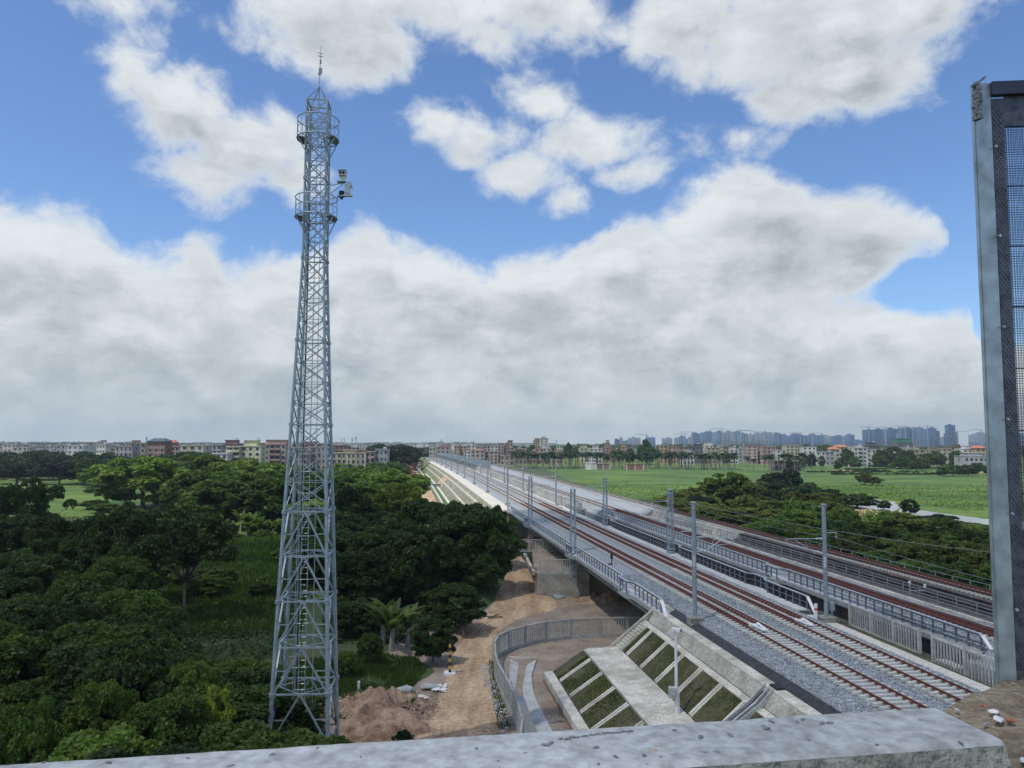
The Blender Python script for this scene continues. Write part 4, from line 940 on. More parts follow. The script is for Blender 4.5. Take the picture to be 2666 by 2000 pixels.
part('control_box', MB().box((x-.28, y-.05, 3.95), (.42, .4, .62)), M['conc_g'], b)
part('conduit', MB().tube((x+.13, y-.1, 2.7), (x+.13, y-.1, 4.3), .03, n=6), M['white'], b)
b = empty('marker_post', RC(57.9, 32.1, 5.4), 'short white marker post with a red band beside the right pole', 'post')
x, y, _ = RC(57.9, 32.05); part('post_body', MB().tube((x, y, 5.4), (x, y, 6.9), .13, n=12), M['white'], b); part('red_band', MB().tube((x, y, 6.4), (x, y, 6.58), .134, n=12), M['red'], b)
b = empty('junction_box', RC(57.4, 33.1, 6.5), 'grey junction box fixed low on the right near pole', 'box')
x, y, _ = RC(57.5, 33.15); part('box_body', MB().box((x, y, 6.75), (.34, .32, .65), rz=RZ), M['galv'], b); part('box_leg', MB().box((x, y, 6.1), (.1, .1, .7)), M['galv'], b)
b = empty('dwarf_signal', RC(84.5, 22.6, 5.9), 'small black dwarf signal beside the left track', 'signal')
x, y, _ = RC(84.5, 22.7); part('signal_head', MB().box((x, y, 6.9), (.26, .22, .62)), M['black'], b); part('signal_stem', MB().box((x, y, 6.3), (.1, .1, .7)).box((x-.2, y, 6.05), (.4, .2, .1)), M['black'], b)
for (u, v, z) in ((131.5, 38.6, 5.7),):
    pass
b = empty('lineside_lamp', RC(72, 45.4, 5.6), 'pair of small white lamps on a bent post between the middle and old bridges', 'lamp')
x, y, _ = RC(64.5, 44.7); part('lamp_post', MB().tube((x, y, 5.6), (x, y, 7.0), .04, n=6).tube((x, y, 6.4), (x+1.3, y-.1, 6.4), .035, n=6).tube((x+1.3, y-.1, 6.4), (x+1.3, y-.1, 6.75), .035, n=6), M['galv'], b)
part('lamp_head', MB().box((x, y, 7.1), (.16, .16, .3)), M['white'], b); part('lamp_head', MB().box((x+1.3, y-.1, 6.85), (.16, .16, .3)), M['white'], b)
def rock(mb, c, s, seed=None):
    vs = [(1, 0, 0), (-1, 0, 0), (0, 1, 0), (0, -1, 0), (0, 0, 1), (0, 0, -1), (.6, .6, .5), (-.6, .6, .5), (-.6, -.6, .5), (.6, -.6, .5), (.7, .7, -.4), (-.7, .7, -.4), (-.7, -.7, -.4), (.7, -.7, -.4)]
    a = random.uniform(0, 6.3); R_ = Matrix.Rotation(a, 3, 'Z') @ Matrix.Rotation(random.uniform(-.4, .4), 3, 'X')
    pts = [R_ @ Vector((p[0]*s[0]*random.uniform(.75, 1.2), p[1]*s[1]*random.uniform(.75, 1.2), p[2]*s[2]*random.uniform(.75, 1.2)))+Vector(c) for p in vs]
    fs = [(4, 6, 7), (4, 7, 8), (4, 8, 9), (4, 9, 6), (0, 10, 6), (0, 6, 9), (0, 9, 13), (0, 13, 10), (2, 7, 6), (2, 6, 10), (2, 10, 11), (2, 11, 7), (1, 8, 7), (1, 7, 11), (1, 11, 12), (1, 12, 8), (3, 9, 8), (3, 8, 12), (3, 12, 13), (3, 13, 9), (5, 10, 13), (5, 11, 10), (5, 12, 11), (5, 13, 12)]
    return mb.add(pts, fs)
for (px, py, s_, lab, m) in ((1050, 1805, (1., .5, .35), 'pale flat concrete chunk on the weeds at the edge of the soil heap', 'conc_g'), (1090, 1822, (.8, .35, .14), 'slanting concrete block beside the chunk on the soil', 'conc'), (1118, 1795, (.9, .6, .3), 'rounded grey concrete lump by the road verge', 'conc_g'),
                             (1055, 1836, (.5, .25, .2), 'small whitish concrete piece below the flat chunk', 'conc'), (1062, 1800, (.35, .3, .2), 'little white rubble piece on the verge', 'white'), (980, 1814, (.3, .2, .2), 'small white stone on the grass verge left of the chunks', 'white')):
    x, y = G(px, py); simple('concrete_chunk', rock(MB(), (x, y, .25), s_), m, lab, 'rubble', 'broken concrete pieces by the road')
mb = MB()
for k in range(40):
    x, y = G(random.uniform(1125, 1165), random.uniform(1788, 1806)); rock(mb, (x, y, .15+random.random()*.12), (.14, .1, .07))
tag(mb.obj('rubbish_pile', M['white']), 'low heap of whitish rubbish beside the road', None, None, 'stuff')
b = empty('standpipe', (*G(934, 1803), 0), 'small white standpipe with flat foot on the grass verge', 'pipe')
x, y = G(934, 1803); part('pipe_body', MB().tube((x, y, 0), (x, y, .85), .1, n=10), M['white'], b); part('pipe_foot', MB().box((x, y, .08), (.6, .4, .12)), M['white'], b)
mb = MB()
for k in range(150):
    x, y = G(random.uniform(1348, 1388), random.uniform(1412, 1436), 2.6); rock(mb, (x, y, 2.7+abs(random.gauss(0, .35))), (.3, .2, .12))
tag(mb.obj('brick_rubble', M['brick']), 'heap of broken red bricks under the bridge', None, None, 'stuff')
mb = MB()
for k in range(140):
    x, y = G(random.uniform(1340, 1385), random.uniform(1418, 1430), 2.6); rock(mb, (x, y, 2.7+abs(random.gauss(0, .25))), (.3, .2, .12))
tag(mb.obj('grey_rubble', M['conc_g']), 'heap of grey rubble beside the red bricks', None, None, 'stuff')
mb = MB()
for k in range(420):                        # debris strip along the outside of the fence
    t_ = random.random()**.7; y = 53+16*t_; x = np.interp(y, [50.5, 53.6, 56.7, 59.8, 62.9, 66, 69.1], [.75, .5, .1, -.45, -1, -1.35, -1.45])-random.uniform(.25, 1.1)
    s_ = random.uniform(.04, .14); rock(mb, (x, y, .06), (s_, s_, s_*.7))
tag(mb.obj('stone_litter', M['stone']), 'stones and litter along the outer foot of the curved fence', None, None, 'stuff')
mb = MB()
for k in range(900):
    x = random.gauss(-9.5, 3.6); y = random.gauss(56.2, 2.6); s_ = random.uniform(.03, .16)
    dx, dy = (x+10.5)/5.6, (y-57.2)/4.2; hgt = 1.1*max(0, 1-math.hypot(dx, dy))
    if y < 50 or x > -4.6: continue
    rock(mb, (x, y, max(.03, hgt*.8)), (s_, s_, s_*.7))
tag(mb.obj('soil_clods', M['soil']), 'clods of reddish soil scattered over the heap', None, None, 'stuff')
g1 = [(*G(1392, 1500, .5), .6), (*G(1420, 1515, .5), .8), (*G(1474, 1555, 0), .1), (*G(1452, 1562, 0), .1), (*G(1410, 1530, .2), .3), (*G(1396, 1512, .4), .5)]
mb = MB(); mb.add(g1, [tuple(range(6))]); mb.add([(a, b_, c-.06) for a, b_, c in g1], [tuple(reversed(range(6)))])
tag(mb.obj('plastic_sheet', M['tarp']), 'grey sheeting laid down the bank beside the dirt road', 'sheet')
tag(MB().beam((*G(1262, 1608), .1), (*G(1308, 1612), .25), .18, .12).beam((*G(1270, 1613), .12), (*G(1300, 1606), .3), .1).obj('fallen_branch', M['bark']), 'dark fallen branch lying at the road edge', 'branch')
# ================================================================== PARAPET WE LOOK OVER, POST AND MESH PANEL
pz = 18.9
pp = empty('parapet', (0, 1.6, pz), 'rough grey concrete parapet along the bottom of the view', 'parapet')
def edge(x0, y0, x1, y1, t): return (x0+(x1-x0)*t, y0+(y1-y0)*t)
nu, nv = 220, 26; vs = []
FA, FB = (-2.2, 1.27), (.965, 1.815); NA, NB = (-2.2, 1.065), (1.0, 1.605)
for i in range(nu+1):
    t = i/nu
    a = edge(*FA, *FB, t); b = edge(*NA, *NB, t)
    for j in range(nv+1):
        s_ = j/nv; x = a[0]+(b[0]-a[0])*s_; y = a[1]+(b[1]-a[1])*s_
        e = .006*mnoise.noise(Vector((x*6, y*6, 0))) if 0 < j < nv else 0
        r = .006; ed = min(s_, 1-s_)*.21
        drop = -(1-min(1, ed/.014))**2*.008
        y += (.0035*mnoise.noise(Vector((x*14, 3, 1)))+.0015*mnoise.noise(Vector((x*60, 3, 1)))) if j in (0,) else 0
        vs.append((x, y, pz+e*.35+drop+.0009*mnoise.noise(Vector((x*40, y*40, 7)))))
mb = MB(); mb.add(vs, [(i*(nv+1)+j, (i+1)*(nv+1)+j, (i+1)*(nv+1)+j+1, i*(nv+1)+j+1) for i in range(nu) for j in range(nv)])
part('top_surface', mb, M['parapet'], pp).data.polygons.foreach_set('use_smooth', [True]*nu*nv)
mb = MB(); vs = []; ns = 16
for i in range(nu+1):
    t = i/nu; b = edge(*NA, *NB, t)
    for j in range(ns+1):
        d = j/ns; x, y = b; k = .0022*mnoise.fractal(Vector((x*9, d*3, 2)), 1, 2, 4)
        vs.append((x+.0, y-.11*d**.8+k, pz-.008-.35*d))
mb.add(vs, [(i*(ns+1)+j, (i+1)*(ns+1)+j, (i+1)*(ns+1)+j+1, i*(ns+1)+j+1) for i in range(nu) for j in range(ns)])
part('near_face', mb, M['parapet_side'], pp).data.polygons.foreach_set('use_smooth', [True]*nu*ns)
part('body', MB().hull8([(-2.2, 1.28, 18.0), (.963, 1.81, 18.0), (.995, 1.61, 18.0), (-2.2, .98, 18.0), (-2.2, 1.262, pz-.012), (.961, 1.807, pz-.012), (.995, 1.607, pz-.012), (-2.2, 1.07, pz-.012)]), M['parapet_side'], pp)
mb = MB()
for k in range(70):
    t = random.random(); s_ = random.random(); a = edge(*FA, *FB, t); b = edge(*NA, *NB, t); x = a[0]+(b[0]-a[0])*s_; y = a[1]+(b[1]-a[1])*s_
    r = random.choice((.0012, .0018, .003, .0045)); rock(mb, (x, y, pz+.001), (r*1.8, r, r*.5))
for (px, py) in ((2140, 1885), (2160, 1884), (1902, 1915), (2010, 1880), (1988, 1893), (1996, 1898), (1824, 1920), (1420, 1940), (1434, 1936)):
    x, y = G(px, py, pz); rock(mb, (x, y, pz+.001), (.011, .006, .0035))
for k in range(26):
    x, y = G(1460+k*5+random.uniform(-3, 3), 1926-k*.75+random.uniform(-2, 2), pz); rock(mb, (x, y, pz+.0005), (.004, .003, .002))
for k in range(20):
    x, y = G(1570+k*4, 1912-k*.4+random.uniform(-2, 2), pz); rock(mb, (x, y, pz+.0005), (.0035, .0025, .002))
part('mortar_crumbs', mb, M['mortar'], pp)['kind'] = 'stuff'
x, y = G(1707, 1953, pz); part('orange_mark', rock(MB(), (x, y, pz-.0005), (.006, .004, .0022)), mat('orange_paint', (.62, .26, .10), .8), pp)
# lower debris strewn ledge at the right, carrying the post
lz = 18.66
lg = empty('debris_ledge', (1.4, 2.2, lz), 'sandy debris covered ledge right of the parapet end', 'ledge')
n = 70; vs = []
P00, P10, P11, P01 = (.975, 1.80), (1.15, 1.05), (2.6, 1.5), (2.3, 3.25)
Q0 = (1.15, 2.22)
for i in range(n+1):
    for j in range(n+1):
        a, b = i/n, j/n
        l0 = Vector((.97+.02*b, 1.86-.6*b)); 
        far = Vector((.95+.82*a, 1.88+1.24*a)) if a < .5 else Vector((1.36+2.4*(a-.5), 2.5+1.9*(a-.5))); near = Vector((1.06+1.6*a, 1.2+.4*a)); p = far.lerp(near, b)
        h = .012*mnoise.fractal(Vector((p.x*9, p.y*9, 4)), 1, 2, 5)+.02*mnoise.noise(Vector((p.x*3.5, p.y*3.5, 1)))
        vs.append((p.x, p.y, lz+h+.17*max(0, 1-a*5)*(1-a)))
mb = MB(); mb.add(vs, [(i*(n+1)+j, (i+1)*(n+1)+j, (i+1)*(n+1)+j+1, i*(n+1)+j+1) for i in range(n) for j in range(n)])
part('sandy_surface', mb, M['debris'], lg).data.polygons.foreach_set('use_smooth', [True]*n*n)
mb = MB()
for k in range(240):
    a, b = random.random()**1.3, random.random(); far = Vector((.95+.82*a, 1.88+1.24*a)) if a < .5 else Vector((1.36+2.4*(a-.5), 2.5+1.9*(a-.5))); near = Vector((1.06+1.6*a, 1.2+.4*a)); p = far.lerp(near, b); r = random.uniform(.002, .012); rock(mb, (p.x, p.y, lz+.17*max(0, 1-a*5)*(1-a)+.008), (r*1.5, r, r*.6))
part('pebbles', mb, M['stone'], lg)['kind'] = 'stuff'
for px, py, m, s_ in ((2588, 1852, 'white', (.016, .012, .005)), (2600, 1872, 'white', (.024, .016, .005)), (2594, 1850, 'red', (.009, .007, .006)), (2556, 1838, 'red', (.008, .005, .004)), (2630, 1876, 'brick', (.014, .010, .01))):
    x, y = G(px, py, lz+.02); part('debris_piece', rock(MB(), (x, y, lz+.02), s_), M[m], lg)
# galvanised post
pb = (1.772, 2.82)
po = empty('steel_post', (*pb, lz), 'galvanised steel post with torn cap at the right edge', 'post')
part('flange', MB().box((pb[0]-.031, pb[1]+.0, lz+1.1), (.004, .016, 2.2)), M['galv_post'], po)
part('front_face', MB().box((pb[0], pb[1]-.01, lz+1.1), (.060, .006, 2.2), rz=.08), M['galv_post'], po)
part('web', MB().box((pb[0]+.027, pb[1]+.03, lz+1.1), (.005, .07, 2.2)), M['galv_post'], po)
cp = MB()
for k in range(9):
    zt = lz+2.2-.02-.016*k; cp.box((pb[0]-.037+random.uniform(-.004, .004), pb[1]-.04, zt), (.012+random.uniform(0, .008), .03, .014), rz=random.uniform(-.4, .4))
cp.beam((pb[0]-.045, pb[1]-.03, lz+2.18), (pb[0]-.0, pb[1]-.03, lz+2.213), .02, .008)
part('torn_cap', cp, M['mortar'], po)
for k in range(6): part('bolt', MB().tube((pb[0]+.034, pb[1]-.02, lz+.25+.34*k), (pb[0]+.034, pb[1]-.028, lz+.25+.34*k), .005, n=8), M['galv_l'], po)
# mesh panel, receding to the right
pn = empty('mesh_panel', (pb[0]+.02, pb[1], lz), 'dark woven wire mesh barrier panel cut by the right picture edge', 'mesh panel')
dirp = Vector((1, -.10, 0)).normalized(); nrm = Vector((-dirp.y, dirp.x, 0)); o0 = Vector((pb[0]+.031, pb[1]-.012, lz))
def PP(s_, z, d=0.): return o0+dirp*s_+nrm*d+Vector((0, 0, z))
part('frame', MB().beam(PP(0, 2.175), PP(.9, 2.175), .03, .05), M['mesh_dark'], pn)
for d in (0.012, .05):
    wv = MB(); z = .05
    while z < 2.15: wv.beam(PP(.0, z, d), PP(.9, z, d), .0012); z += .0088 if d < .03 else .0094
    s_ = .0
    while s_ < .9: wv.beam(PP(s_, .05, d+.0015), PP(s_, 2.15, d+.0015), .0012); s_ += .0088 if d < .03 else .0094
    part('wire_mesh', wv, M['mesh_dark'], pn)['kind'] = 'stuff'
# perforated backing: dark strips at the post side and along the top, with pressed Z slots
part('backing_strip', MB().beam(PP(.024, .03, .007), PP(.024, 2.14, .007), .046, .002, up=tuple(nrm)).beam(PP(0.048, 2.10, .0072), PP(.9, 2.10, .0072), .002, .13, up=(0, 0, 1)), M['mesh_back'], pn)
zs = MB(); z = .05; r_ = 0
while z < 2.1:
    for c_ in range(6):
        s0 = .006+c_*.0138+(.0069 if r_ % 2 else 0)
        if s0 > .040: continue
        a, b, c, d = PP(s0, z+.004, .0045), PP(s0+.004, z+.004, .0045), PP(s0+.004, z-.004, .0045), PP(s0+.0085, z-.004, .0045)
        zs.beam(a, b, .0012); zs.beam(b, c, .0012); zs.beam(c, d, .0012)
    z += .0105; r_ += 1
part('pressed_slots', zs, M['weave'], pn)['kind'] = 'stuff'
for k in range(9):
    part('horizontal_wire', MB().beam(PP(.048, .2+.23*k, .03), PP(.9, .2+.23*k, .03), .004), M['mesh_dark'], pn)
# ================================================================== TREES
def leaf_mesh(name, C_, N_, size, m, fold=.25, asp=1.5):
    """one small folded leaf spray per point: C_ centres, N_ normals"""
    n = len(C_)
    t = rng.normal(size=(n, 3)); N_ = N_/np.linalg.norm(N_, axis=1, keepdims=True)
    a = np.cross(N_, t); a /= np.linalg.norm(a, axis=1, keepdims=True)+1e-9; b = np.cross(N_, a)
    s = (size*rng.uniform(.6, 1.35, n))[:, None]
    p0 = C_-a*s*asp/2; p1 = C_+b*s*.5-N_*s*fold*.3; p2 = C_+a*s*asp/2-N_*s*fold; p3 = C_-b*s*.5-N_*s*fold*.3
    co = np.stack([p0, p1, p2, p3], 1).reshape(-1, 3)
    me = bpy.data.meshes.new(name); me.vertices.add(4*n); me.vertices.foreach_set('co', co.ravel())
    me.loops.add(4*n); me.loops.foreach_set('vertex_index', np.arange(4*n)); me.polygons.add(n)
    me.polygons.foreach_set('loop_start', np.arange(0, 4*n, 4)); me.update(calc_edges=True); me.materials.append(m)
    return me
def crown_pts(nc, nl, rx, rz, cr_, seed, low=-.55, flat=1.):
    r = np.random.default_rng(seed); cs = []
    while len(cs) < nc:
        d = r.normal(size=3); d /= np.linalg.norm(d)
        if d[2] < low: continue
        k = r.uniform(.5, 1.)**.6; lob = 1+.22*math.sin(3*math.atan2(d[1], d[0])+seed)+.14*math.sin(5*math.atan2(d[1], d[0])+2*seed)
        cs.append((d[0]*rx*k*lob, d[1]*rx*k*lob, d[2]*rz*k))
    cs = np.array(cs); cr_s = cr_*r.uniform(.6, 1.35, nc)
    w = cr_s**2; idx = r.choice(nc, nl, p=w/w.sum())
    d = r.normal(size=(nl, 3)); d[:, 2] = np.abs(d[:, 2])*1.1-.35; d /= np.linalg.norm(d, axis=1, keepdims=True)
    rad = cr_s[idx]*r.uniform(.45, 1.08, nl)**.5
    P_ = cs[idx]+d*rad[:, None]*np.array([1, 1, .85*flat])
    N_ = d*.7+r.normal(size=(nl, 3))*.85+np.array([0, 0, .25])
    return P_, N_, cs, cr_s
def trunk_mesh(name, cs, zc, h0, r0, m=None, nl=7, seed=0):
    r = random.Random(seed); mb = MB(); top = Vector((0, 0, zc*.62))
    mb.tube((0, 0, -.02), (r.uniform(-.01, .01), 0, h0), r0, r0*.8, n=7, cap=False)
    s = Vector((0, 0, h0))
    for k in r.sample(range(len(cs)), min(nl, len(cs))):
        e = Vector(cs[k])+Vector((0, 0, zc)); mdl = s.lerp(e, .5)+Vector((r.uniform(-.03, .03), r.uniform(-.03, .03), -.02))
        mb.tube(s, mdl, r0*.55, r0*.35, n=5, cap=False); mb.tube(mdl, e, r0*.35, r0*.12, n=5, cap=False)
    return mb.mesh(name, m or M['bark'])
# every kind has unit height; width is set by the scale of the tree
KIND = {}
def kind(key, lm, nc, nl, cr_, size, zc=.6, rx=.45, rz=.40, low=-.55, h0=.3, r0=.028, variants=2, flat=1., nlimb=7):
    for k in range(variants):
        P_, N_, cs, rs = crown_pts(nc, nl, rx, rz, cr_, hash(key) % 97+k if False else sum(map(ord, key))+k*13, low, flat)
        cm_ = leaf_mesh('crown', P_+np.array([0, 0, zc]), N_, size, LM[lm])
        KIND[(key, k)] = (cm_, trunk_mesh('trunk', cs, zc, h0, r0, seed=k, nl=nlimb))
kind('near_dark', 'dark', 150, 30000, .085, .026, variants=3, low=-.85, zc=.57, rz=.43)
kind('near_mid', 'mid', 150, 28000, .085, .026, variants=2, low=-.75, rz=.38)
kind('near_light', 'light', 120, 22000, .085, .030, variants=2, low=-.7)
kind('near_lime', 'lime', 80, 9000, .085, .040, variants=1, low=-.7)
kind('airy', 'dark', 60, 11000, .085, .024, zc=.66, rz=.32, low=-.5, h0=.34, r0=.014, variants=3, flat=.8, nlimb=20)
kind('dark', 'dark', 100, 11000, .10, .045, zc=.53, rz=.47, low=-.9, variants=2)
kind('mid', 'mid', 100, 11000, .10, .045, zc=.53, rz=.47, low=-.9, variants=2)
kind('light', 'light', 110, 13000, .095, .040, zc=.53, rz=.47, low=-.9, variants=2)
kind('lime', 'lime', 90, 9000, .10, .045, variants=1)
kind('deep', 'deep', 40, 6500, .17, .050, variants=2, low=-.8, h0=.2)
kind('olive', 'olive', 80, 8000, .11, .048, variants=2, low=-.8, h0=.15)
kind('far_deep', 'deep', 26, 700, .18, .10, variants=2, low=-.8, h0=.12)
kind('far_mid', 'mid', 26, 700, .18, .10, variants=2, low=-.8, h0=.12)
NV = {}
for k_, v_ in KIND: NV[k_] = max(NV.get(k_, 0), v_+1)
def tree(key, x, y, h, w, label, group, name='tree', cat='tree', z=0.):
    v = random.randrange(NV[key]); cm_, tm = KIND[(key, v)]
    o = empty(name, (x, y, z), label, cat, group, random.uniform(0, 6.28)); s = w/.98; o.scale = (s, s*random.uniform(.9, 1.1), h)
    put('crown', cm_, o); 
    if not key.startswith('far'): put('trunk', tm, o)
    return o
def tpx(key, cx, ytop, D, wpx, label, group=None, z0=0., **k):
    x, y, z = atD(cx, ytop, D); w = wpx*D/F_PX
    return tree(key, x, D, z-z0, w, label, group, z=z0, **k)
d_ = lambda *a: tuple(q/.8294 for q in a)
FEAT = [ # display-pixel centre x, top y, distance, width in display pixels
 ('light', 312, 988, 225, 190, 'large round crowned light green tree at the edge of the left paddy field'),
 ('light', 440, 982, 262, 130, 'broad green tree directly in front of the pale yellow green house'),
 ('light', 540, 992, 235, 170, 'wide light green tree touching the left side of the tower, below the houses'),
 ('mid', 425, 1020, 190, 120, 'medium green tree behind the banana clump, below the round crowned tree'),
 ('mid', 500, 1018, 195, 150, 'medium green tree between banana clump and houses'),
 ('mid', 590, 1040, 175, 120, 'medium green tree close left of the tower above the grass gap'),
 ('mid', 760, 1014, 230, 140, 'green tree just right of the tower in front of the tan apartment house'),
 ('light', 845, 1016, 205, 150, 'sunlit green tree below the grey and pink apartment house'),
 ('mid', 800, 1045, 165, 150, 'large green tree right of the tower, below the apartment houses'),
 ('lime', 868, 1048, 150, 115, 'bright yellow green bamboo like tree left of the far embankment'),
 ('dark', 752, 1062, 140, 110, 'dark tree immediately right of the tower at mid height'),
 ('near_dark', 1010, 1092, 101, 190, 'big dark leafy tree overhanging the dirt road beside the bridge'),
 ('near_dark', 925, 1080, 106, 170, 'big dark leafy tree left of the one that overhangs the road'),
 ('near_dark', 1065, 1100, 112, 90, 'dark tree against the bridge abutment at the far end of the road'),
 ('near_dark', 900, 1135, 93, 170, 'shaded dark tree with a thin leaning trunk behind the banana plants'),
 ('near_dark', 1035, 1185, 98, 110, 'low dark tree bordering the dirt road under the big overhanging tree'),
 ('near_dark', 985, 1262, 80.5, 125, 'dense dark mango tree beside the bend of the dirt road'),
 ('near_dark', 936, 1336, 69.5, 92, 'small round dark tree next to the striped barrier post'),
 ('near_dark', 800, 1225, 90, 120, 'dark tree behind the banana plant right of the tower'),
 ('near_dark', 770, 1296, 79, 110, 'dark bushy tree just right of the tower, left of the banana plants'),
 ('near_mid', 800, 1368, 69, 55, 'small thin green tree in front of the banana plants'),
 ('near_mid', 745, 1408, 65, 60, 'leafy green shrub at the tower edge on the grass verge'),
 ('airy', 262, 1088, 91, 165, 'tall open tree with spreading bare branches above the small paddy'),
 ('airy', 405, 1100, 86, 210, 'tall spreading tree left of the grass gap beside the tower'),
 ('airy', 330, 1120, 94, 120, 'slender open tree between the two tall spreading trees'),
 ('airy', 150, 1118, 96, 130, 'open dark tree at left in front of the bright paddy'),
 ('airy', 60, 1035, 126, 130, 'dark feathery tree near the left edge in front of the far paddy'),
 ('near_lime', 462, 1500, 42.5, 105, 'small yellow green tree in the dark thicket beside the tower foot'),
 ('near_light', 425, 1440, 46, 150, 'fresh green tree behind the small yellow green tree'),
 ('near_light', 230, 1475, 42, 150, 'light green tree among dark ones at lower left'),
 ('near_mid', 60, 1520, 38, 150, 'green tree in the lower left corner'),
 ('near_dark', 640, 1588, 44, 70, 'low dark bush at the foot of the tower'),
 ('near_dark', 870, 1578, 49.5, 45, 'tiny dark bush poking above the parapet beside the soil heap'),
]
for key, cx, yt, D, w, lab in FEAT:
    if cx == 640:  tpx(key, cx/.8294, 1588/.8294, D, w/.8294, lab, None, 0, name='bush', cat='bush')
    elif cx == 870: tpx(key, cx/.8294, 1580/.8294, D, w/.8294, lab, None, 0, name='bush', cat='bush')
    else: tpx(key, cx/.8294, yt/.8294, D, w/.8294, lab)
def scatter(n, fn, mind, tries=40, keep=None):
    out = keep if keep is not None else []; res = []
    for _ in range(n*tries):
        if len(res) >= n: break
        x, y = fn()
        if x is None or any((x-a)**2+(y-b)**2 < mind*mind for a, b in out): continue
        out.append((x, y)); res.append((x, y))
    return res
def zone(t0, t1, d0, d1, avoid=None):
    def f():
        D = random.uniform(d0, d1); t = random.uniform(t0, t1); x, y = t*D, D
        if avoid and avoid(x, y): return None, None
        return x, y
    return f
# thicket at lower left
for x, y in scatter(44, zone(-.76, -.325, 34, 72, lambda x, y: x/y > -.47 and y > 56), 3.6):
    k = random.choices(['near_dark', 'near_mid', 'near_light'], [.62, .33, .05])[0]; h = random.uniform(4.5, 8) if y > 45 and x/y < -.46 else random.uniform(4, 6.2)
    tree(k, x, y, h, random.uniform(5, 8.5), {'near_dark': 'dark leafy tree', 'near_mid': 'green leafy tree', 'near_light': 'light green tree'}[k]+' in the '+('front' if y < 44 else 'middle' if y < 57 else 'rear')+' of the lower left thicket, '+('by the left picture edge' if x/y < -.62 else 'left of its middle' if x/y < -.5 else 'right of its middle' if x/y < -.4 else 'beside the tower'), 'trees of the lower left thicket')
for x, y in scatter(14, zone(-.76, -.49, 73, 92), 6.5, keep=None):
    k = random.choice(['near_dark', 'near_mid']); tree(k, x, y, random.uniform(5, 9), random.uniform(7, 10), {'near_dark': 'dark tree behind the lower left thicket', 'near_mid': 'green tree behind the lower left thicket'}[k], 'trees behind the thicket')
for x, y in scatter(16, zone(-.76, -.50, 95, 165, lambda x, y: -.62 < x/y < -.5 and 120 < y < 160), 9):
    tree('near_dark', x, y, min(random.uniform(7, 10.5), 19.3-(1345-1150)*y/2000), random.uniform(8, 12), 'dark tree left of the small paddies', 'dark trees at the left edge')
for x, y in scatter(12, zone(-.24, -.13, 88, 135), 7):
    tree('near_dark', x, y, random.uniform(6, 9), random.uniform(8, 11), ('dark tree in the wood between tower and dirt road, '+('nearer' if y < 110 else 'farther')+' '+('left' if x/y < -.185 else 'right')+' part'), 'trees between tower and road')
for x, y in scatter(26, zone(-.31, -.185, 135, 330), 10):
    k = random.choice(['mid', 'dark', 'light']); tree(k, x, y, random.uniform(7.5, 10.5), random.uniform(11, 15), {'mid': 'green', 'dark': 'dark green', 'light': 'light green'}[k]+' tree in the wood below the apartment houses, '+('nearer' if y < 230 else 'farther')+' '+('left' if x/y < -.24 else 'right')+' part', 'trees below the apartment houses')
for x, y in scatter(40, zone(-.56, -.30, 168, 340, lambda x, y: x/y < -.42 and y < 320), 11):
    k = random.choice(['mid', 'dark', 'mid', 'light']); tree(k, x, y, random.uniform(8, 11.5), random.uniform(12, 18), {'mid': 'green', 'dark': 'dark green', 'light': 'light green'}[k]+' tree in the wood left of the tower, '+('near' if y < 230 else 'far')+' '+('left' if x/y < -.38 else 'right')+' part', 'trees left of the tower')
for x, y in scatter(46, zone(-.74, -.36, 345, 520), 13):
    k = random.choice(['deep', 'dark', 'deep']); tree(k, x, y, random.uniform(9, 13), random.uniform(15, 22), {'deep': 'very dark', 'dark': 'dark green'}[k]+' tree in the belt before the far left village', 'dark belt before the left village')
for x, y in scatter(9, zone(-.172, -.138, 480, 640), 14):
    tree('deep', x, y, random.uniform(12.5, 17), random.uniform(20, 27), 'tall dark tree right of the grey and pink apartment house', 'tall dark trees beside the apartment house')
for x, y in scatter(8, zone(-.178, -.150, 330, 420), 10):
    tree('mid', x, y, random.uniform(6, 9), random.uniform(12, 15), 'green tree behind the red hut', 'trees behind the red hut')
# scrub on the right of the old line
def yu(px): return np.interp(px, [1740, 1800, 1900, 2000, 2150, 2230, 2400, 2600, 2700], [1325, 1300, 1283, 1272, 1302, 1345, 1368, 1385, 1400])
def right_scrub():
    px = random.uniform(1700, 2720); y0 = yu(px); py = y0+(1700-y0)*random.random()**1.6; X, Y = G(px, py)
    v = X*math.cos(RA)-Y*math.sin(RA)
    if px > 2200 and Y > 165 and py < np.interp(px, [2200, 2345, 2450, 2560, 2700], [1335, 1345, 1358, 1380, 1395]): return None, None
    return (X, Y) if v > 62.5 else (None, None)
for x, y in scatter(150, right_scrub, 5.0, 60):
    k = random.choices(['olive', 'mid', 'deep', 'dark', 'light'], [.42, .24, .05, .13, .16])[0]
    if 2215 < W_PX/2+x/y*F_PX < 2330 and 175 < y < 205: continue
    hh = random.uniform(2.4, 5.6); pxx = W_PX/2+x/y*F_PX
    if pxx > 2180:
        hh = min(hh, 19.5-(np.interp(pxx, [2180, 2230, 2345, 2450, 2560, 2700], [1318, 1322, 1334, 1347, 1370, 1388])-1154)*y/2000)
        if hh < 1.3: continue
    tree(k, x, y, hh, random.uniform(5.5, 9), {'olive': 'olive green bush', 'mid': 'green bush', 'deep': 'very dark bush', 'dark': 'dark green bush', 'light': 'light green bush'}[k]+' in the right scrub, '+('by the old track' if x*math.cos(RA)-y*math.sin(RA) < 85 else 'halfway to the field' if x*math.cos(RA)-y*math.sin(RA) < 115 else 'by the rice field')+', '+('left of the left pole' if pxx < 1800 else 'between the two round poles' if pxx < 2110 else 'right of the right pole' if pxx < 2350 else 'near the steel post'), 'scrub right of the old track', name='bush', cat='bush')
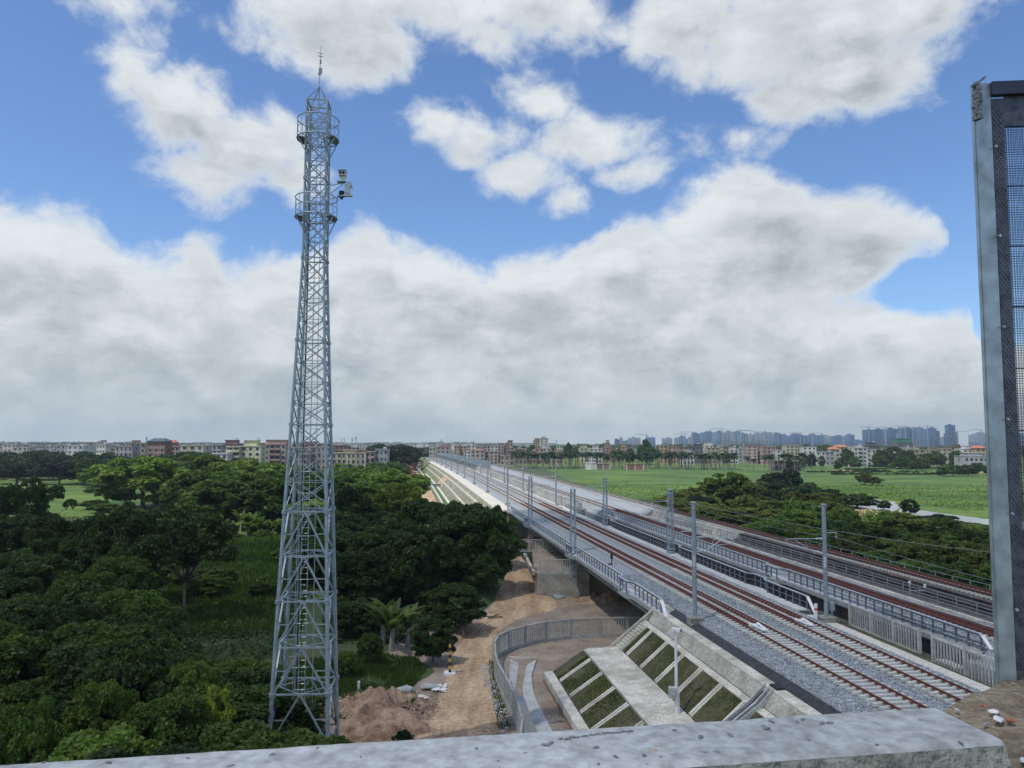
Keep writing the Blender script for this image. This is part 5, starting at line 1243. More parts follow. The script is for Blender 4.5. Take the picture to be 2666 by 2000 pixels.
for key, cx, yt, D, w, lab in [
 ('light', 1578, 1022, 236, 100, 'feathery light green tree at the near edge of the rice field'),
 ('deep', 1668, 1026, 300, 50, 'dark round tree left of its taller twin in the rice field edge'),
 ('deep', 1702, 1018, 296, 62, 'dark domed tree standing highest at the edge of the rice field'),
 ('deep', 1690, 1044, 262, 70, 'dark tree in front of the domed pair by the rice field'),
 ('deep', 1668, 1062, 240, 60, 'rounded dark tree below the domed pair'),
 ('deep', 1735, 1052, 250, 80, 'dark bushy tree at lower right of the domed pair'),
 ('dark', 1790, 1058, 245, 70, 'dark tree in the hedge right of the domed pair'),
 ('dark', 1850, 1068, 236, 80, 'dark tree in the hedge left of the pond'),
 ('dark', 1908, 1082, 232, 34, 'dark tree right above the pond'),
 ('dark', 1965, 1080, 215, 40, 'small dark tree beside the pond, right bank'),
 ('deep', 2030, 1112, 190, 50, 'dark tree in front of the river at right'),
 ('deep', 2105, 1132, 178, 70, 'dark tree before the river near the steel post'),
 ('dark', 1990, 1130, 172, 90, 'dark tree below the river, right of the bare patch'),
 ('dark', 2110, 1150, 160, 110, 'big dark tree at far right below the river'),
 ('olive', 1866, 1022, 365, 30, 'lone bush in the middle of the rice field'),
 ('olive', 1884, 1030, 362, 36, 'low bush adjoining the lone bush in the rice field'),
 ('dark', 1500, 1085, 210, 90, 'dark shrub behind the old line at the foot of the lattice mast'),
]: tpx(key, cx/.8294, yt/.8294, D, w/.8294, lab, 'trees around the rice field')
FT = [(2112,1183,620,28),(2180,1200,560,20),(2140,1188,610,16),(2204,1172,640,38),(2225,1192,600,30),(2300,1170,640,50),(2330,1166,660,60),(2360,1172,630,48),(2290,1186,600,40),(2345,1188,590,40),(2400,1192,560,44),(2420,1180,640,50),(2440,1178,650,40),(2500,1180,660,30),(2480,1212,470,44),(2520,1212,470,50),(2452,1216,455,26),(2545,1205,520,34),(2580,1212,480,44),(2385,1200,550,40),(2490,1175,640,40),
      (1683,1148,700,34),(1670,1160,690,26),(1695,1165,680,40),(1640,1170,720,30),(1612,1172,760,30),(1860,1185,760,24),(2100,1160,900,30),(1505,1162,900,22),(1460,1160,900,26),(1480,1155,900,20),(1440,1165,820,24),(1385,1160,900,24),(1362,1164,900,22),(1530,1160,950,26),(2090,1195,600,22)]
for i, (cx, yt, D, w) in enumerate(FT): tpx('mid' if i % 3 else 'dark', cx, yt, D, w, 'green tree among the houses beyond the rice field' if i % 3 else 'dark green tree among the houses beyond the rice field', 'trees among the far houses')
def far_wood(name, n, z_, mind, hr, wr, lm, label):
    P_ = []; N_ = []
    for x, y in scatter(n, z_, mind):
        h, w = random.uniform(*hr), random.uniform(*wr); p, q, _, _ = crown_pts(14, 420, .45, .42, .2, random.randrange(9999), -.8)
        P_.append((p+np.array([0, 0, .55]))*np.array([w, w, h])+np.array([x, y, 0])); N_.append(q)
    return tag(put(name, leaf_mesh(name, np.concatenate(P_), np.concatenate(N_), 2.4, LM[lm])), label, None, None, 'stuff')
far_wood('distant_woods', 100, zone(-.02, .72, 900, 1700), 22, (10, 17), (24, 40), 'mid', 'distant wooded strip below the skyline')
far_wood('distant_woods', 60, zone(-.72, -.1, 700, 1600), 22, (8, 13), (20, 34), 'deep', 'distant trees among the roofs of the left village')
far_wood('distant_woods', 80, zone(-.72, .72, 1900, 3300), 40, (10, 17), (70, 120), 'deep', 'faint woods on the horizon')
for x, y in scatter(26, zone(-.47, -.25, 96, 170), 5):
    if -.40 < x/y < -.285 and 104 < y < 150: continue
    tree('mid' if random.random() < .6 else 'light', x, y, random.uniform(1.6, 3.6), random.uniform(3, 6), 'shrub around the grass gap left of the tower', 'shrubs around the grass gap', name='bush', cat='bush')
for x, y in scatter(16, zone(-.70, -.44, 165, 330), 9):
    tree('mid' if random.random() < .5 else 'light', x, y, random.uniform(1.5, 3.), random.uniform(4, 8), 'shrub on the banks between the left paddies', 'shrubs between the left paddies', name='bush', cat='bush')
# low undergrowth so that no bare sheet shows between the trees
def undergrowth(name, fn, n, size, m, label, hmax=1.2):
    P_ = []
    while len(P_) < n:
        x, y = fn()
        if x is None: continue
        k = mnoise.noise(Vector((x*.22, y*.22, 5)))
        if k < -.25 and random.random() < .7: continue
        P_.append((x, y, hmax*random.random()*max(.15, .6+k)))
    P_ = np.array(P_); N_ = rng.normal(size=P_.shape)*.6+np.array([0, 0, 1.])
    return tag(put(name, leaf_mesh(name, P_, N_, size, LM[m])), label, None, None, 'stuff')
undergrowth('undergrowth', zone(-.78, -.30, 33, 95, lambda x, y: x/y > -.46 and y > 80), 42000, .22, 'dark', 'dark undergrowth beneath the left thicket')
undergrowth('undergrowth', zone(-.24, -.10, 76, 128, lambda x, y: x > -6-(y < 85)*2.5), 16000, .25, 'dark', 'dark undergrowth right of the tower')
undergrowth('undergrowth', zone(-.78, -.12, 95, 200, lambda x, y: -.44 < x/y < -.25 and y < 165), 18000, .35, 'mid', 'weeds and low growth between the left fields', .7)
undergrowth('undergrowth', right_scrub, 40000, .42, 'olive', 'olive undergrowth in the scrub right of the old track', 1.9)
undergrowth('undergrowth', lambda: (lambda p: p if (p[0]*math.cos(RA)-p[1]*math.sin(RA)) > 57.5 else (None, None))((lambda q: G(q, random.uniform(float(np.interp(q, [1700, 2150, 2200, 2345, 2450, 2560, 2720], [1290, 1300, 1342, 1348, 1362, 1384, 1400])), 1560)))(random.uniform(1700, 2720))), 26000, .3, 'mid', 'weeds on the slope right of the old track', .5)
tufts('rough_grass', [(-.44*98, 98), (-.25*98, 98), (-.26*160, 160), (-.43*160, 160)], 15000, LM['mid'], (.3, 1.0), w=.16)
tufts('rough_grass', [(-.47*78, 78), (-.27*78, 78), (-.26*100, 100), (-.46*100, 100)], 14000, LM['mid'], (.3, .9), w=.12)
tufts('rough_grass', [(-.44*98, 98), (-.25*98, 98), (-.26*160, 160), (-.43*160, 160)], 9000, LM['light'], (.3, .8), w=.14)
# field boundaries: bunds, ditches and weedy lines
for k in range(22):
    py = 1216+k*3.6+random.uniform(-1, 1); p0 = 1450+random.uniform(0, 500)+k*18; p1 = p0+random.uniform(250, 800)
    if py > 1262: p0 = max(p0, 1900)
    a = G(p0, py); b = G(min(p1, 2750), py+random.uniform(-2.5, 2.5)); wd = random.uniform(1.2, 6)
    sheet('field_strip', [(a[0], a[1]-wd/2), (b[0], b[1]-wd/2), (b[0], b[1]+wd/2), (a[0], a[1]+wd/2)], .03+.001*k, M[random.choice(['meadow', 'meadow', 'verge', 'rice'])], 1.2, 10)
def line_weeds():
    k = random.randrange(14); r_ = random.Random(k*7); py = r_.choice([1213, 1216, 1219, 1222, 1225, 1230, 1236]); p0 = r_.uniform(2050, 2500); px = random.uniform(p0, p0+r_.uniform(60, 260)); x, y = G(px, py+random.uniform(-.25, .25)); return x, y
undergrowth('field_hedges', line_weeds, 9000, .9, 'dark', 'weedy lines and low hedges across the far right fields', 1.8)
# paddies: low tufts give the fields a nap
undergrowth('field_weeds', lambda: (lambda px: G(px, random.uniform(1262, min(1330, np.interp(px, [2100, 2200, 2330, 2450, 2700], [1330, 1288, 1303, 1322, 1350])))))(random.uniform(1440, 2700)), 16000, .5, 'light', 'tall weeds at the near edge of the rice field', .45)
# ------------------------------------------------------------------ banana plants and palms
def blade(mb, base, az_, L_, W_, up_, droop, n=7):
    p = Vector(base); d = Vector((math.cos(az_), math.sin(az_), 0)); sd = Vector((-d.y, d.x, 0)); a = up_; rows_ = []
    for i in range(n+1):
        t = i/n; w = W_*(math.sin(math.pi*min(1, t*.92+.08))**.6)*.5
        rows_.append((p-sd*w+Vector((0, 0, -w*.25)), Vector(p), p+sd*w+Vector((0, 0, -w*.25))))
        p = p+(d*math.cos(a)+Vector((0, 0, math.sin(a))))*(L_/n); a -= droop/n
    vs = [q for r_ in rows_ for q in r_]
    return mb.add(vs, [(i*3+j, i*3+j+1, (i+1)*3+j+1, (i+1)*3+j) for i in range(n) for j in range(2)])
def banana_proto(seed):
    r = random.Random(seed); t = empty('banana_plant', (0, 0, -50))
    put('stem', MB().tube((0, 0, 0), (.02, 0, .34), .045, .03, n=8, cap=False).mesh('stem', M['bark_p']), t)
    for k in range(10):
        mb = blade(MB(), (0, 0, .30+.01*k), k*2.4+r.uniform(-.3, .3), r.uniform(.46, .62), r.uniform(.11, .15), r.uniform(1.0, 1.5), r.uniform(.7, 1.9)); put('leaf', mb.mesh('leaf', LM['banana']), t)
    return t
bps = [banana_proto(1), banana_proto(2)]
BAN = [(-11.2, 73.5, 6.2, 'banana plant with yellowed stem beside the grass verge'), (-9.9, 75, 5.2, 'second banana plant with brown hanging leaves by the verge'), (-12.4, 76, 5.6, 'banana plant half hidden behind the pair on the verge'), (-21.5, 100, 6.5, 'banana plant just right of the tower at mid height'), (-24, 103, 6.8, 'banana plant behind the tower at mid height')]
for cx, yb, D in ((495, 1130, 172), (520, 1128, 168), (545, 1132, 166), (565, 1138, 160), (455, 1128, 176), (430, 1120, 182), (590, 1136, 160), (478, 1140, 165), (533, 1140, 158), (408, 1130, 176), (508, 1145, 155)):
    x, _, _ = atD(cx/.8294, yb/.8294, D); BAN.append((x, D, random.uniform(4.8, 6.2), 'banana plant in the clump above the grass gap'))
for cx, D, lab in ((1536, 232, 'bright banana clump left of the feathery tree'), (1548, 228, 'bright banana clump left of the feathery tree'), (1700, 214, 'banana plant amid the right scrub'), (1742, 210, 'banana plant amid the right scrub'), (1690, 205, 'banana plant amid the right scrub'), (2110, 118, 'banana plant beside the steel post at right'), (1875, 180, 'banana plant amid the right scrub'), (1920, 176, 'banana plant amid the right scrub'), (1765, 200, 'banana plant amid the right scrub'), (1850, 150, 'banana plant amid the right scrub'), (1960, 140, 'banana plant amid the right scrub')):
    x, _, _ = atD(cx/.8294, 1200, D); BAN.append((x, D, random.uniform(4.5, 6), lab))
usedb = set()
for i, (x, y, s_, lab) in enumerate(BAN):
    p_ = bps[i % 2]
    if p_.name in usedb: o = copy_tree(p_, None, (x, y, 0), random.uniform(0, 6.3), (s_,)*3)
    else: o = p_; usedb.add(p_.name); o.location = (x, y, 0); o.scale = (s_,)*3
    tag(o, lab, 'banana plant', 'banana plants')
def palm_mesh(seed):
    r = random.Random(seed); mb = MB()
    for k in range(20): blade(mb, (0, 0, .0), k*2.4, r.uniform(.32, .42), .15, r.uniform(.0, 1.2), r.uniform(1.2, 2.2), 5)
    return mb.mesh('fronds', LM['palm'])
pf_ = [palm_mesh(3), palm_mesh(4), palm_mesh(5)]; pt_ = MB().tube((0, 0, 0), (0, 0, .8), .030, .020, n=6, cap=False).tube((0, 0, .74), (0, 0, .84), .018, .012, n=6).mesh('trunk', M['bark_p'])
def palm(x, y, h, lab, group='palms along the far edge of the rice field'):
    o = empty('palm_tree', (x, y, 0), lab, 'palm tree', group, random.uniform(0, 6.3)); o.scale = (h, h, h)
    f = put('fronds', random.choice(pf_), o, (0, 0, .8)); put('trunk', pt_, o)
rp = random.Random(5)
for i in range(64): palm(atD(1335+i*4.7+rp.uniform(-2, 2), 1200, 600+rp.uniform(-25, 40))[0], 600+rp.uniform(-25, 40), rp.uniform(10, 13.5), 'palm in the dense dark row on the left half of the field edge')
for i in range(52): palm(atD(1640+i*5.6+rp.uniform(-1.5, 1.5), 1200, 575)[0], 575+rp.uniform(-12, 30), rp.uniform(10.5, 13.5), 'palm with slender bare trunk in the middle of the far row')
for px, yt, lab in ((1870, 1188, 'lower palm in front of the far row'), (1897, 1194, 'lower palm in front of the far row'), (1945, 1186, 'single tall palm right of the main row'), (1962, 1193, 'short palm right of the single tall palm'), (1990, 1182, 'tall palm left of the brick ruin'), (2002, 1184, 'tall palm left of the brick ruin'), (2008, 1180, 'tall palm left of the brick ruin'), (2036, 1180, 'tall palm behind the brick ruin'), (2048, 1178, 'tall palm behind the brick ruin'), (2058, 1182, 'tall palm behind the brick ruin'), (2075, 1184, 'tall palm right of the brick ruin'), (2085, 1178, 'tall palm right of the brick ruin'), (2092, 1180, 'tall palm right of the brick ruin'), (2113, 1184, 'lone palm right of the brick ruin')):
    x, y, z = atD(px, yt, 545); palm(x, y, z/1.0, lab)
for px, D, h in ((905, 300, 11.5), (1060, 520, 15), (1072, 560, 16), (478, 520, 15), (488, 520, 16), (470, 520, 15), (495, 520, 16), (505, 525, 15)):
    palm(atD(px, 1200, D)[0], D, h, {905: 'palm in front of the tan apartment house'}.get(px, 'tall palm near the far left houses' if px < 600 else 'tall palm among the dark trees by the houses'), 'palms among the houses')
# ================================================================== HOUSES
WALLC = dict(cream=(.46, .44, .33), yellowgreen=(.47, .49, .32), tan=(.36, .31, .235), grey=(.33, .34, .345), pink=(.37, .27, .24), brown=(.24, .16, .135), brick=(.27, .135, .10), white=(.56, .56, .54), orange=(.43, .29, .19), red=(.31, .10, .08), dark=(.13, .13, .14), pale=(.46, .45, .42), green=(.05, .22, .15))
WM = {k: mat('wall_'+k, v, .92, amt=.18, scale=.12, fine=1.2, stretch=(1, 1, .35)) for k, v in WALLC.items()}
WM['roof_orange'] = mat('orange_roof', (.42, .16, .09), .85, scale=.5); WM['roof_blue'] = mat('dark_blue_roof', (.05, .085, .13), .7, scale=.5); WM['trim'] = mat('white_trim', (.60, .59, .56), .9, scale=.5)
WM['tank'] = mat('steel_water_tank', (.6, .62, .64), .35, metal=.6)
cube = MB().box((0, 0, 0), (1, 1, 1)).mesh('unit_block', None)
def block(name, m):
    me = cube.copy(); me.name = name; me.materials.append(m); return me
win_me = block('window', M['glass']); wcache = {}
def wblock(nm, key):
    k = (nm, key)
    if k not in wcache: wcache[k] = block(nm, WM[key])
    return wcache[k]
def house(x0, x1, yt, D, col, floors, label, group=None, bays=None, depth=None, base=0., pent=None, roof=None, balc=None, rows=None, trim=None, rz=None, frame=False, name='house', cat='house', parapet=.5, tank=False, wsz=None):
    X0, _, Z = atD(x0, yt, D); X1, _, _ = atD(x1, yt, D); w = X1-X0; h = max(2.5, Z-base); cx = (X0+X1)/2
    rz = random.uniform(-.08, .08) if rz is None else rz
    o = empty(name, (cx, D, base), label, cat, group, rz); dp = depth or max(7, min(14, w*.9))
    put('wall', wblock('wall', col), o, (0, dp/2, h/2), None, (w, dp, h))
    put('roof_parapet', wblock('roof_parapet', col), o, (0, dp/2, h+.04), None, (w+.5, dp+.5, .35))
    if roof:
        rm_ = MB().hull8([(-w/2-.7, -.7, 0), (w/2+.7, -.7, 0), (w/2+.7, dp+.7, 0), (-w/2-.7, dp+.7, 0), (-w/2*.55, dp*.35, 1), (w/2*.55, dp*.35, 1), (w/2*.55, dp*.65, 1), (-w/2*.55, dp*.65, 1)])
        put('roof', rm_.mesh('roof', WM[roof]), o, (0, 0, h+.2), None, (1, 1, 1.8))
    if pent:
        for (a, b, hh, c2) in pent:
            put('roof_room', wblock('roof_room', c2), o, ((a+b)/2*w-w/2, dp*.55, h+hh/2), None, ((b-a)*w, dp*.6, hh))
            put('roof_slab', wblock('roof_slab', c2), o, ((a+b)/2*w-w/2, dp*.55, h+hh+.1), None, ((b-a)*w+.9, dp*.6+.9, .22))
    fh = h/floors; bays = bays or max(2, int(w/3.4)); bw = w/bays; ww, wh = wsz or (min(1.5, bw*.45), min(1.7, fh*.5))
    bset = balc or ()
    for f in range(floors):
        if base == 0 and rows is not None and floors-1-f >= rows: continue
        z = fh*(f+.55)
        for b in range(bays):
            x = -w/2+bw*(b+.5)
            if b in bset:
                put('balcony', wblock('balcony', col), o, (x, -.55, fh*f+.45), None, (bw*.96, 1.1, .95))
                put('balcony_opening', win_me, o, (x, -.03, fh*f+1.75), None, (bw*.8, .1, max(.6, fh-1.7)))
            else:
                if D < 480: put('window_frame', wblock('window_frame', 'trim'), o, (x, -.035, z), None, (ww+.28, .09, wh+.28))
                put('window', win_me, o, (x, -.06, z), None, (ww, .1, wh))
                if random.random() < .5 and D < 620: put('window_ledge', wblock('window_ledge', col), o, (x, -.3, z+wh/2+.18), None, (ww+.5, .6, .1))
        if frame: put('floor_band', wblock('floor_band', 'pale'), o, (0, -.02, fh*f+.05), None, (w+.1, .12, .3))
    if trim:
        for t_ in trim: put('trim_strip', wblock('trim_strip', 'trim'), o, (-w/2+t_*w, -.1, h/2), None, (.5, .16, h+.3))
    if tank:
        put('water_tank', wblock('water_tank', 'tank'), o, (w*.2, dp*.5, h+ (pent[0][2] if pent else 0)+.9), None, (1.6, 1.0, 1.0))
    for sx_ in (-1, 1):                                   # a few windows in the flanks
        for f in range(floors):
            put('side_window', win_me, o, (sx_*(w/2+.02), dp*.5, fh*(f+.55)), None, (.1, 1.1, wh))
    return o
# left of the tower
house(590, 625, 1163, 400, 'yellowgreen', 6, 'balconied left wing of the pale yellow green house left of the tower', bays=2, balc=(0, 1), rows=4, rz=0)
house(626, 679, 1162, 402, 'yellowgreen', 6, 'pale yellow green house with six square windows left of the tower', bays=3, rows=4, pent=[(.1, .72, 3.0, 'yellowgreen')], rz=0, tank=True)
house(545, 592, 1181, 392, 'white', 4, 'low white house left of the yellow green house', bays=3, rows=3, rz=0)
house(470, 530, 1160, 420, 'cream', 6, 'cream house with flat overhanging roof and scattered windows', bays=3, rows=3, pent=[(.35, .75, 1.2, 'grey')], rz=0)
house(530, 576, 1159, 440, 'grey', 6, 'grey house between the cream and the yellow green houses', bays=4, rows=3, rz=0)
house(583, 621, 1156, 455, 'brown', 6, 'brown rooftop storey behind the yellow green house', bays=3, rows=2, pent=[(0, .8, 2.2, 'brown')], rz=0, tank=True)
house(688, 745, 1157, 425, 'pink', 6, 'pinkish house with long balconies just left of the tower', bays=4, balc=(1, 2), rows=4, pent=[(0, .95, 2.4, 'pink')], rz=0, frame=True)
house(662, 690, 1154, 470, 'brown', 6, 'brown house behind, between yellow green and pinkish houses', bays=3, rows=2)
house(400, 482, 1163, 455, 'pink', 6, 'unfinished brick house with concrete frame left of the cream house', bays=6, rows=3, frame=True, rz=0)
house(384, 430, 1150, 440, 'brick', 6, 'red brick house with dark blue hipped roof', bays=3, rows=3, roof='roof_blue', frame=True, rz=0)
house(340, 378, 1154, 470, 'tan', 6, 'tan house left of the red brick house', bays=3, rows=3, pent=[(0, .35, 1.6, 'tan')])
house(300, 345, 1162, 450, 'grey', 5, 'long low grey house at the wood edge', bays=4, rows=3)
house(428, 452, 1153, 520, 'orange', 6, 'orange roofed house behind the palms', bays=3, rows=2, roof='roof_orange')
house(740, 800, 1166, 430, 'pink', 5, 'pink grey house seen through the tower lattice', bays=5, rows=4, frame=True, rz=0)
house(800, 862, 1164, 440, 'tan', 5, 'tan house seen through the right half of the tower', bays=5, rows=4, rz=0)
house(760, 850, 1156, 520, 'brown', 6, 'brown house behind the tower', bays=6, rows=3, pent=[(.2, .6, 1.5, 'red')])
house(864, 951, 1180, 430, 'tan', 4, 'tan apartment house with white trim strips right of the tower', bays=7, trim=(0, .47, 1), rz=0, pent=[(.28, .68, 1.8, 'tan')], wsz=(1.1, 1.9))
house(952, 976, 1176, 432, 'pink', 4, 'pink balconied wing between the tan and grey apartment houses', bays=2, balc=(1,), rz=0, frame=True)
house(977, 1009, 1170, 434, 'grey', 4, 'grey end wing of the apartment houses, beside dark trees', bays=3, rz=0, wsz=(1.0, 1.7), tank=True)
house(862, 905, 1160, 500, 'brown', 6, 'brown red house behind the tan apartment house', bays=4, rows=2)
house(925, 950, 1173, 470, 'brick', 5, 'red roof edge above the tan apartment house', bays=3, rows=1)
house(1059, 1076, 1217, 420, 'red', 1, 'red hut beside the sunlit dirt track', bays=1, name='hut', cat='hut', rz=.2)
for a, b, y_, c_, lab in ((1008, 1028, 1218, 'brown', 'low brown shed by the apartment houses'), (1028, 1050, 1221, 'dark', 'long dark roofed shed left of the red hut'), (1070, 1082, 1206, 'brick', 'small brick shed behind the red hut'), (1088, 1096, 1204, 'grey', 'small grey building at the top of the dirt track')):
    house(a, b, y_, 440 if y_ > 1210 else 520, c_, 1, lab, bays=1, name='shed', cat='shed')
# far left village
for i in range(58):
    px = -40+i*7.2+random.uniform(-6, 6); D = random.uniform(620, 1500) if px < 330 else random.uniform(900, 1500); yt = random.uniform(1151, 1161) if D > 900 else random.uniform(1156, 1168); wpx = random.uniform(12, 34)*700/D+6
    c_ = random.choice(['white', 'grey', 'pale', 'tan', 'grey', 'pink']); house(px, px+wpx, yt, D, c_, 4 if D < 900 else 5, {'white': 'whitish', 'pale': 'pale'}.get(c_, c_)+' flat roofed house in the far left village', 'houses of the far left village', bays=3, rows=2, tank=random.random() < .35)
house(253, 262, 1149, 1600, 'grey', 8, 'grey tower block above the far left village, lower part', bays=3, rows=5, name='tower_block', cat='tower block'); house(262, 273, 1146, 1600, 'grey', 8, 'grey tower block above the far left village, taller part', bays=3, rows=5, name='tower_block', cat='tower block')
for i in range(50):
    px = 700+i*11+random.uniform(-6, 6); D = random.uniform(1100, 2100); yt = random.uniform(1150.5, 1157); c_ = random.choice(['white', 'grey', 'pale', 'pink'])
    house(px, px+random.uniform(10, 22), yt, D, c_, 4, {'white': 'whitish', 'pale': 'pale'}.get(c_, c_)+' building low on the horizon', 'low buildings on the horizon', bays=3, rows=1)
CEN = [(1117,1135,1166,700,'cream',4),(1137,1170,1164,720,'pink',5),(1183,1197,1161,720,'orange',6),(1197,1216,1162,725,'orange',6),(1216,1238,1160,740,'white',6),(1208,1226,1175,690,'white',4),(1226,1262,1173,670,'pink',4),(1240,1277,1162,760,'pink',6),(1262,1297,1176,680,'pink',4),(1277,1297,1161,730,'white',6),(1296,1312,1154,740,'pink',7),(1310,1338,1166,745,'pink',5),(1322,1335,1147,760,'brown',8),(1316,1324,1154,765,'brown',7),
 (1302,1338,1187,640,'pink',2),(1338,1370,1169,760,'pale',4),(1341,1371,1176,700,'brick',3),(1371,1397,1175,710,'brick',3),(1392,1417,1168,720,'pink',4),(1412,1435,1167,730,'pale',4),(1405,1427,1141,900,'pale',9),(1393,1406,1147,905,'tan',8),(1389,1394,1153,908,'grey',7),(1449,1466,1160,760,'cream',5),(1437,1467,1178,720,'pink',3),(1510,1540,1167,760,'cream',4),(1535,1567,1169,750,'pale',4),(1540,1568,1176,730,'white',3),(1577,1589,1153,900,'pink',7),(1567,1596,1165,800,'pink',5),(1590,1615,1170,780,'brick',4),(1618,1632,1163,800,'orange',5),(1630,1650,1167,790,'pink',4),
 (1717,1738,1160,740,'orange',5),(1738,1762,1163,745,'pink',5),(1767,1793,1164,735,'brown',5),(1778,1808,1177,690,'pale',3),(1802,1830,1164,735,'dark',5),(1835,1858,1160,745,'pale',5),(1840,1873,1166,740,'tan',5),(1872,1883,1160,740,'cream',5),(1883,1898,1163,750,'brown',5),(1901,1922,1171,720,'pale',4),(1922,1945,1168,800,'grey',4),(1944,1972,1161,720,'pink',6),(1972,1985,1164,725,'brown',5),(1984,2020,1163,715,'pink',5),(2000,2045,1166,740,'brown',5),(2020,2048,1172,700,'pale',4),(2046,2078,1160,720,'cream',6),(2076,2086,1161,722,'tan',6),
 (2091,2125,1164,700,'white',5),(2124,2150,1176,690,'pale',3),(2148,2172,1176,690,'grey',3),(2163,2186,1170,700,'cream',4),(2178,2207,1164,710,'cream',5),(2205,2224,1165,720,'tan',5),(2222,2258,1166,640,'white',5),(2256,2294,1171,680,'white',4),(2262,2290,1160,760,'dark',5),(2380,2407,1171,690,'tan',4),(2346,2384,1170,690,'pale',4),(2420,2445,1172,680,'tan',4),(2440,2478,1168,700,'tan',5),(2476,2508,1164,760,'brown',5),(2506,2545,1169,690,'white',4),(2540,2566,1167,680,'orange',4),(2511,2572,1188,560,'grey',2),(2564,2610,1168,690,'pink',4),(2600,2660,1165,700,'tan',5),(2484,2500,1158,800,'brown',6),(2296,2344,1167,780,'grey',4)]
LOOK = {'cream': 'cream', 'pink': 'pinkish brick', 'orange': 'ochre', 'white': 'white', 'pale': 'pale', 'brown': 'brown', 'brick': 'red brick', 'grey': 'grey', 'tan': 'tan', 'dark': 'dark walled'}
def where(px):
    for lim, s_ in ((1240, 'above the curving viaduct'), (1340, 'left of the first palm trees'), (1440, 'behind the dense left palms'), (1600, 'behind the middle of the dense palms'), (1715, 'near the tall dark tree'), (1840, 'behind the left part of the slender palms'), (1935, 'behind the middle of the slender palms'), (2088, 'behind the brick ruin and tall palms'), (2210, 'right of the brick ruin'), (2300, 'left of the big tree group'), (2450, 'behind the big tree group'), (2700, 'near the steel post')):
        if px < lim: return s_
seen_lab = {}
specials = {(2222, 2258): 'white house with central balconies and an orange roof edge right of the rice field', (1405, 1427): 'tall pale concrete block standing above the palms', (2511, 2572): 'unfinished grey two storey house at the right field edge', (1302, 1338): 'near pinkish house with two dark openings beside the curving line', (2091, 2125): 'white house with scattered windows right of the lone palm', (1322, 1335): 'narrow dark brown tower house above the left houses'}
for (a, b, yt, D, c_, fl) in CEN:
    lab = specials.get((a, b))
    if not lab:
        st = 'tall' if fl >= 6 else 'low' if fl <= 3 else 'mid height'; lab = f'{st} {LOOK[c_]} house {where(a)}'
        k = seen_lab.get(lab, 0); seen_lab[lab] = k+1
        if k: lab += ', ' + ['further right', 'third to the right', 'fourth to the right', 'fifth to the right', 'sixth to the right', 'last to the right', 'last to the right'][k-1]
    house(a, b, yt, D, c_, fl, lab, 'village houses beyond the rice field', roof='roof_orange' if (a in (2163, 2178, 2540)) else None, frame=c_ in ('pink', 'brick', 'brown'), tank=random.random() < .3, balc=(1,) if a == 2222 else None, bays=3 if a == 2222 else None,
          pent=[(random.uniform(0, .4), random.uniform(.6, 1), random.uniform(1.5, 3), c_)] if random.random() < .3 else None)
house(2336, 2377, 1152, 900, 'dark', 7, 'scaffolded dark building with a green netted top', bays=7, pent=[(0, 1, 4.2, 'green')], name='building_shell', cat='building')
# brick ruins by the field
for a, b, y0_, D, lab, c_ in ((2016, 2040, 1199, 548, 'roofless brick ruin with open window holes, left part', 'pink'), (2052, 2084, 1202, 546, 'roofless brick ruin with framed bays, right part', 'brown'), (1632, 1675, 1209, 548, 'low red brick enclosure with a pale frame at the field edge', 'brick'), (1553, 1588, 1208, 555, 'low dark brick enclosure under the palms', 'brown'), (1527, 1552, 1206, 556, 'small blue and white shed under the palms', 'white')):
    house(a, b, y0_, D, c_, 1 if y0_ > 1205 else 2, lab, 'buildings at the palm row', bays=1 if y0_ > 1205 else 3, frame=True, name='brick_ruin' if y0_ < 1206 else 'brick_shed', cat='ruin' if y0_ < 1206 else 'shed', trim=(0, .5, 1), depth=9, wsz=(1.6, 1.6) if y0_ < 1205 else (.1, .1), rz=0)
tpx('deep', 2054, 1197, 540, 18, 'round dark tree growing between the two brick ruins')
# ------------------------------------------------------------------ skyline
def facade(name, col, col2):
    m = mat(name, col, .8, scale=.03, col2=col2, detail=2); t = m.node_tree; p = t.nodes['Principled BSDF']; l = t.links.new
    src_ = p.inputs['Base Color'].links[0].from_socket
    tc_ = t.nodes.new('ShaderNodeTexCoord'); s_ = t.nodes.new('ShaderNodeSeparateXYZ'); l(tc_.outputs['Object'], s_.inputs[0])
    a = mth(t, 'GREATER_THAN', mth(t, 'FRACT', mth(t, 'DIVIDE', s_.outputs[2], 3.1)), .5); b = mth(t, 'GREATER_THAN', mth(t, 'FRACT', mth(t, 'DIVIDE', s_.outputs[0], 4.3)), .5)
    k = mth(t, 'SUBTRACT', 1., mth(t, 'MULTIPLY', mth(t, 'MULTIPLY', a, b), .45)); v = t.nodes.new('ShaderNodeVectorMath'); v.operation = 'SCALE'; l(src_, v.inputs[0]); l(k, v.inputs['Scale']); l(v.outputs[0], p.inputs['Base Color'])
    return m
FM = [facade('tower_haze_blue', (.07, .14, .27), (.12, .20, .33)), facade('tower_haze_pale', (.20, .24, .31), (.28, .31, .37)), facade('tower_haze_dark', (.02, .07, .17), (.04, .10, .22)), facade('tower_teal', (.10, .20, .22), (.14, .25, .26))]  # blue of the distant haze is put into the wall colours here
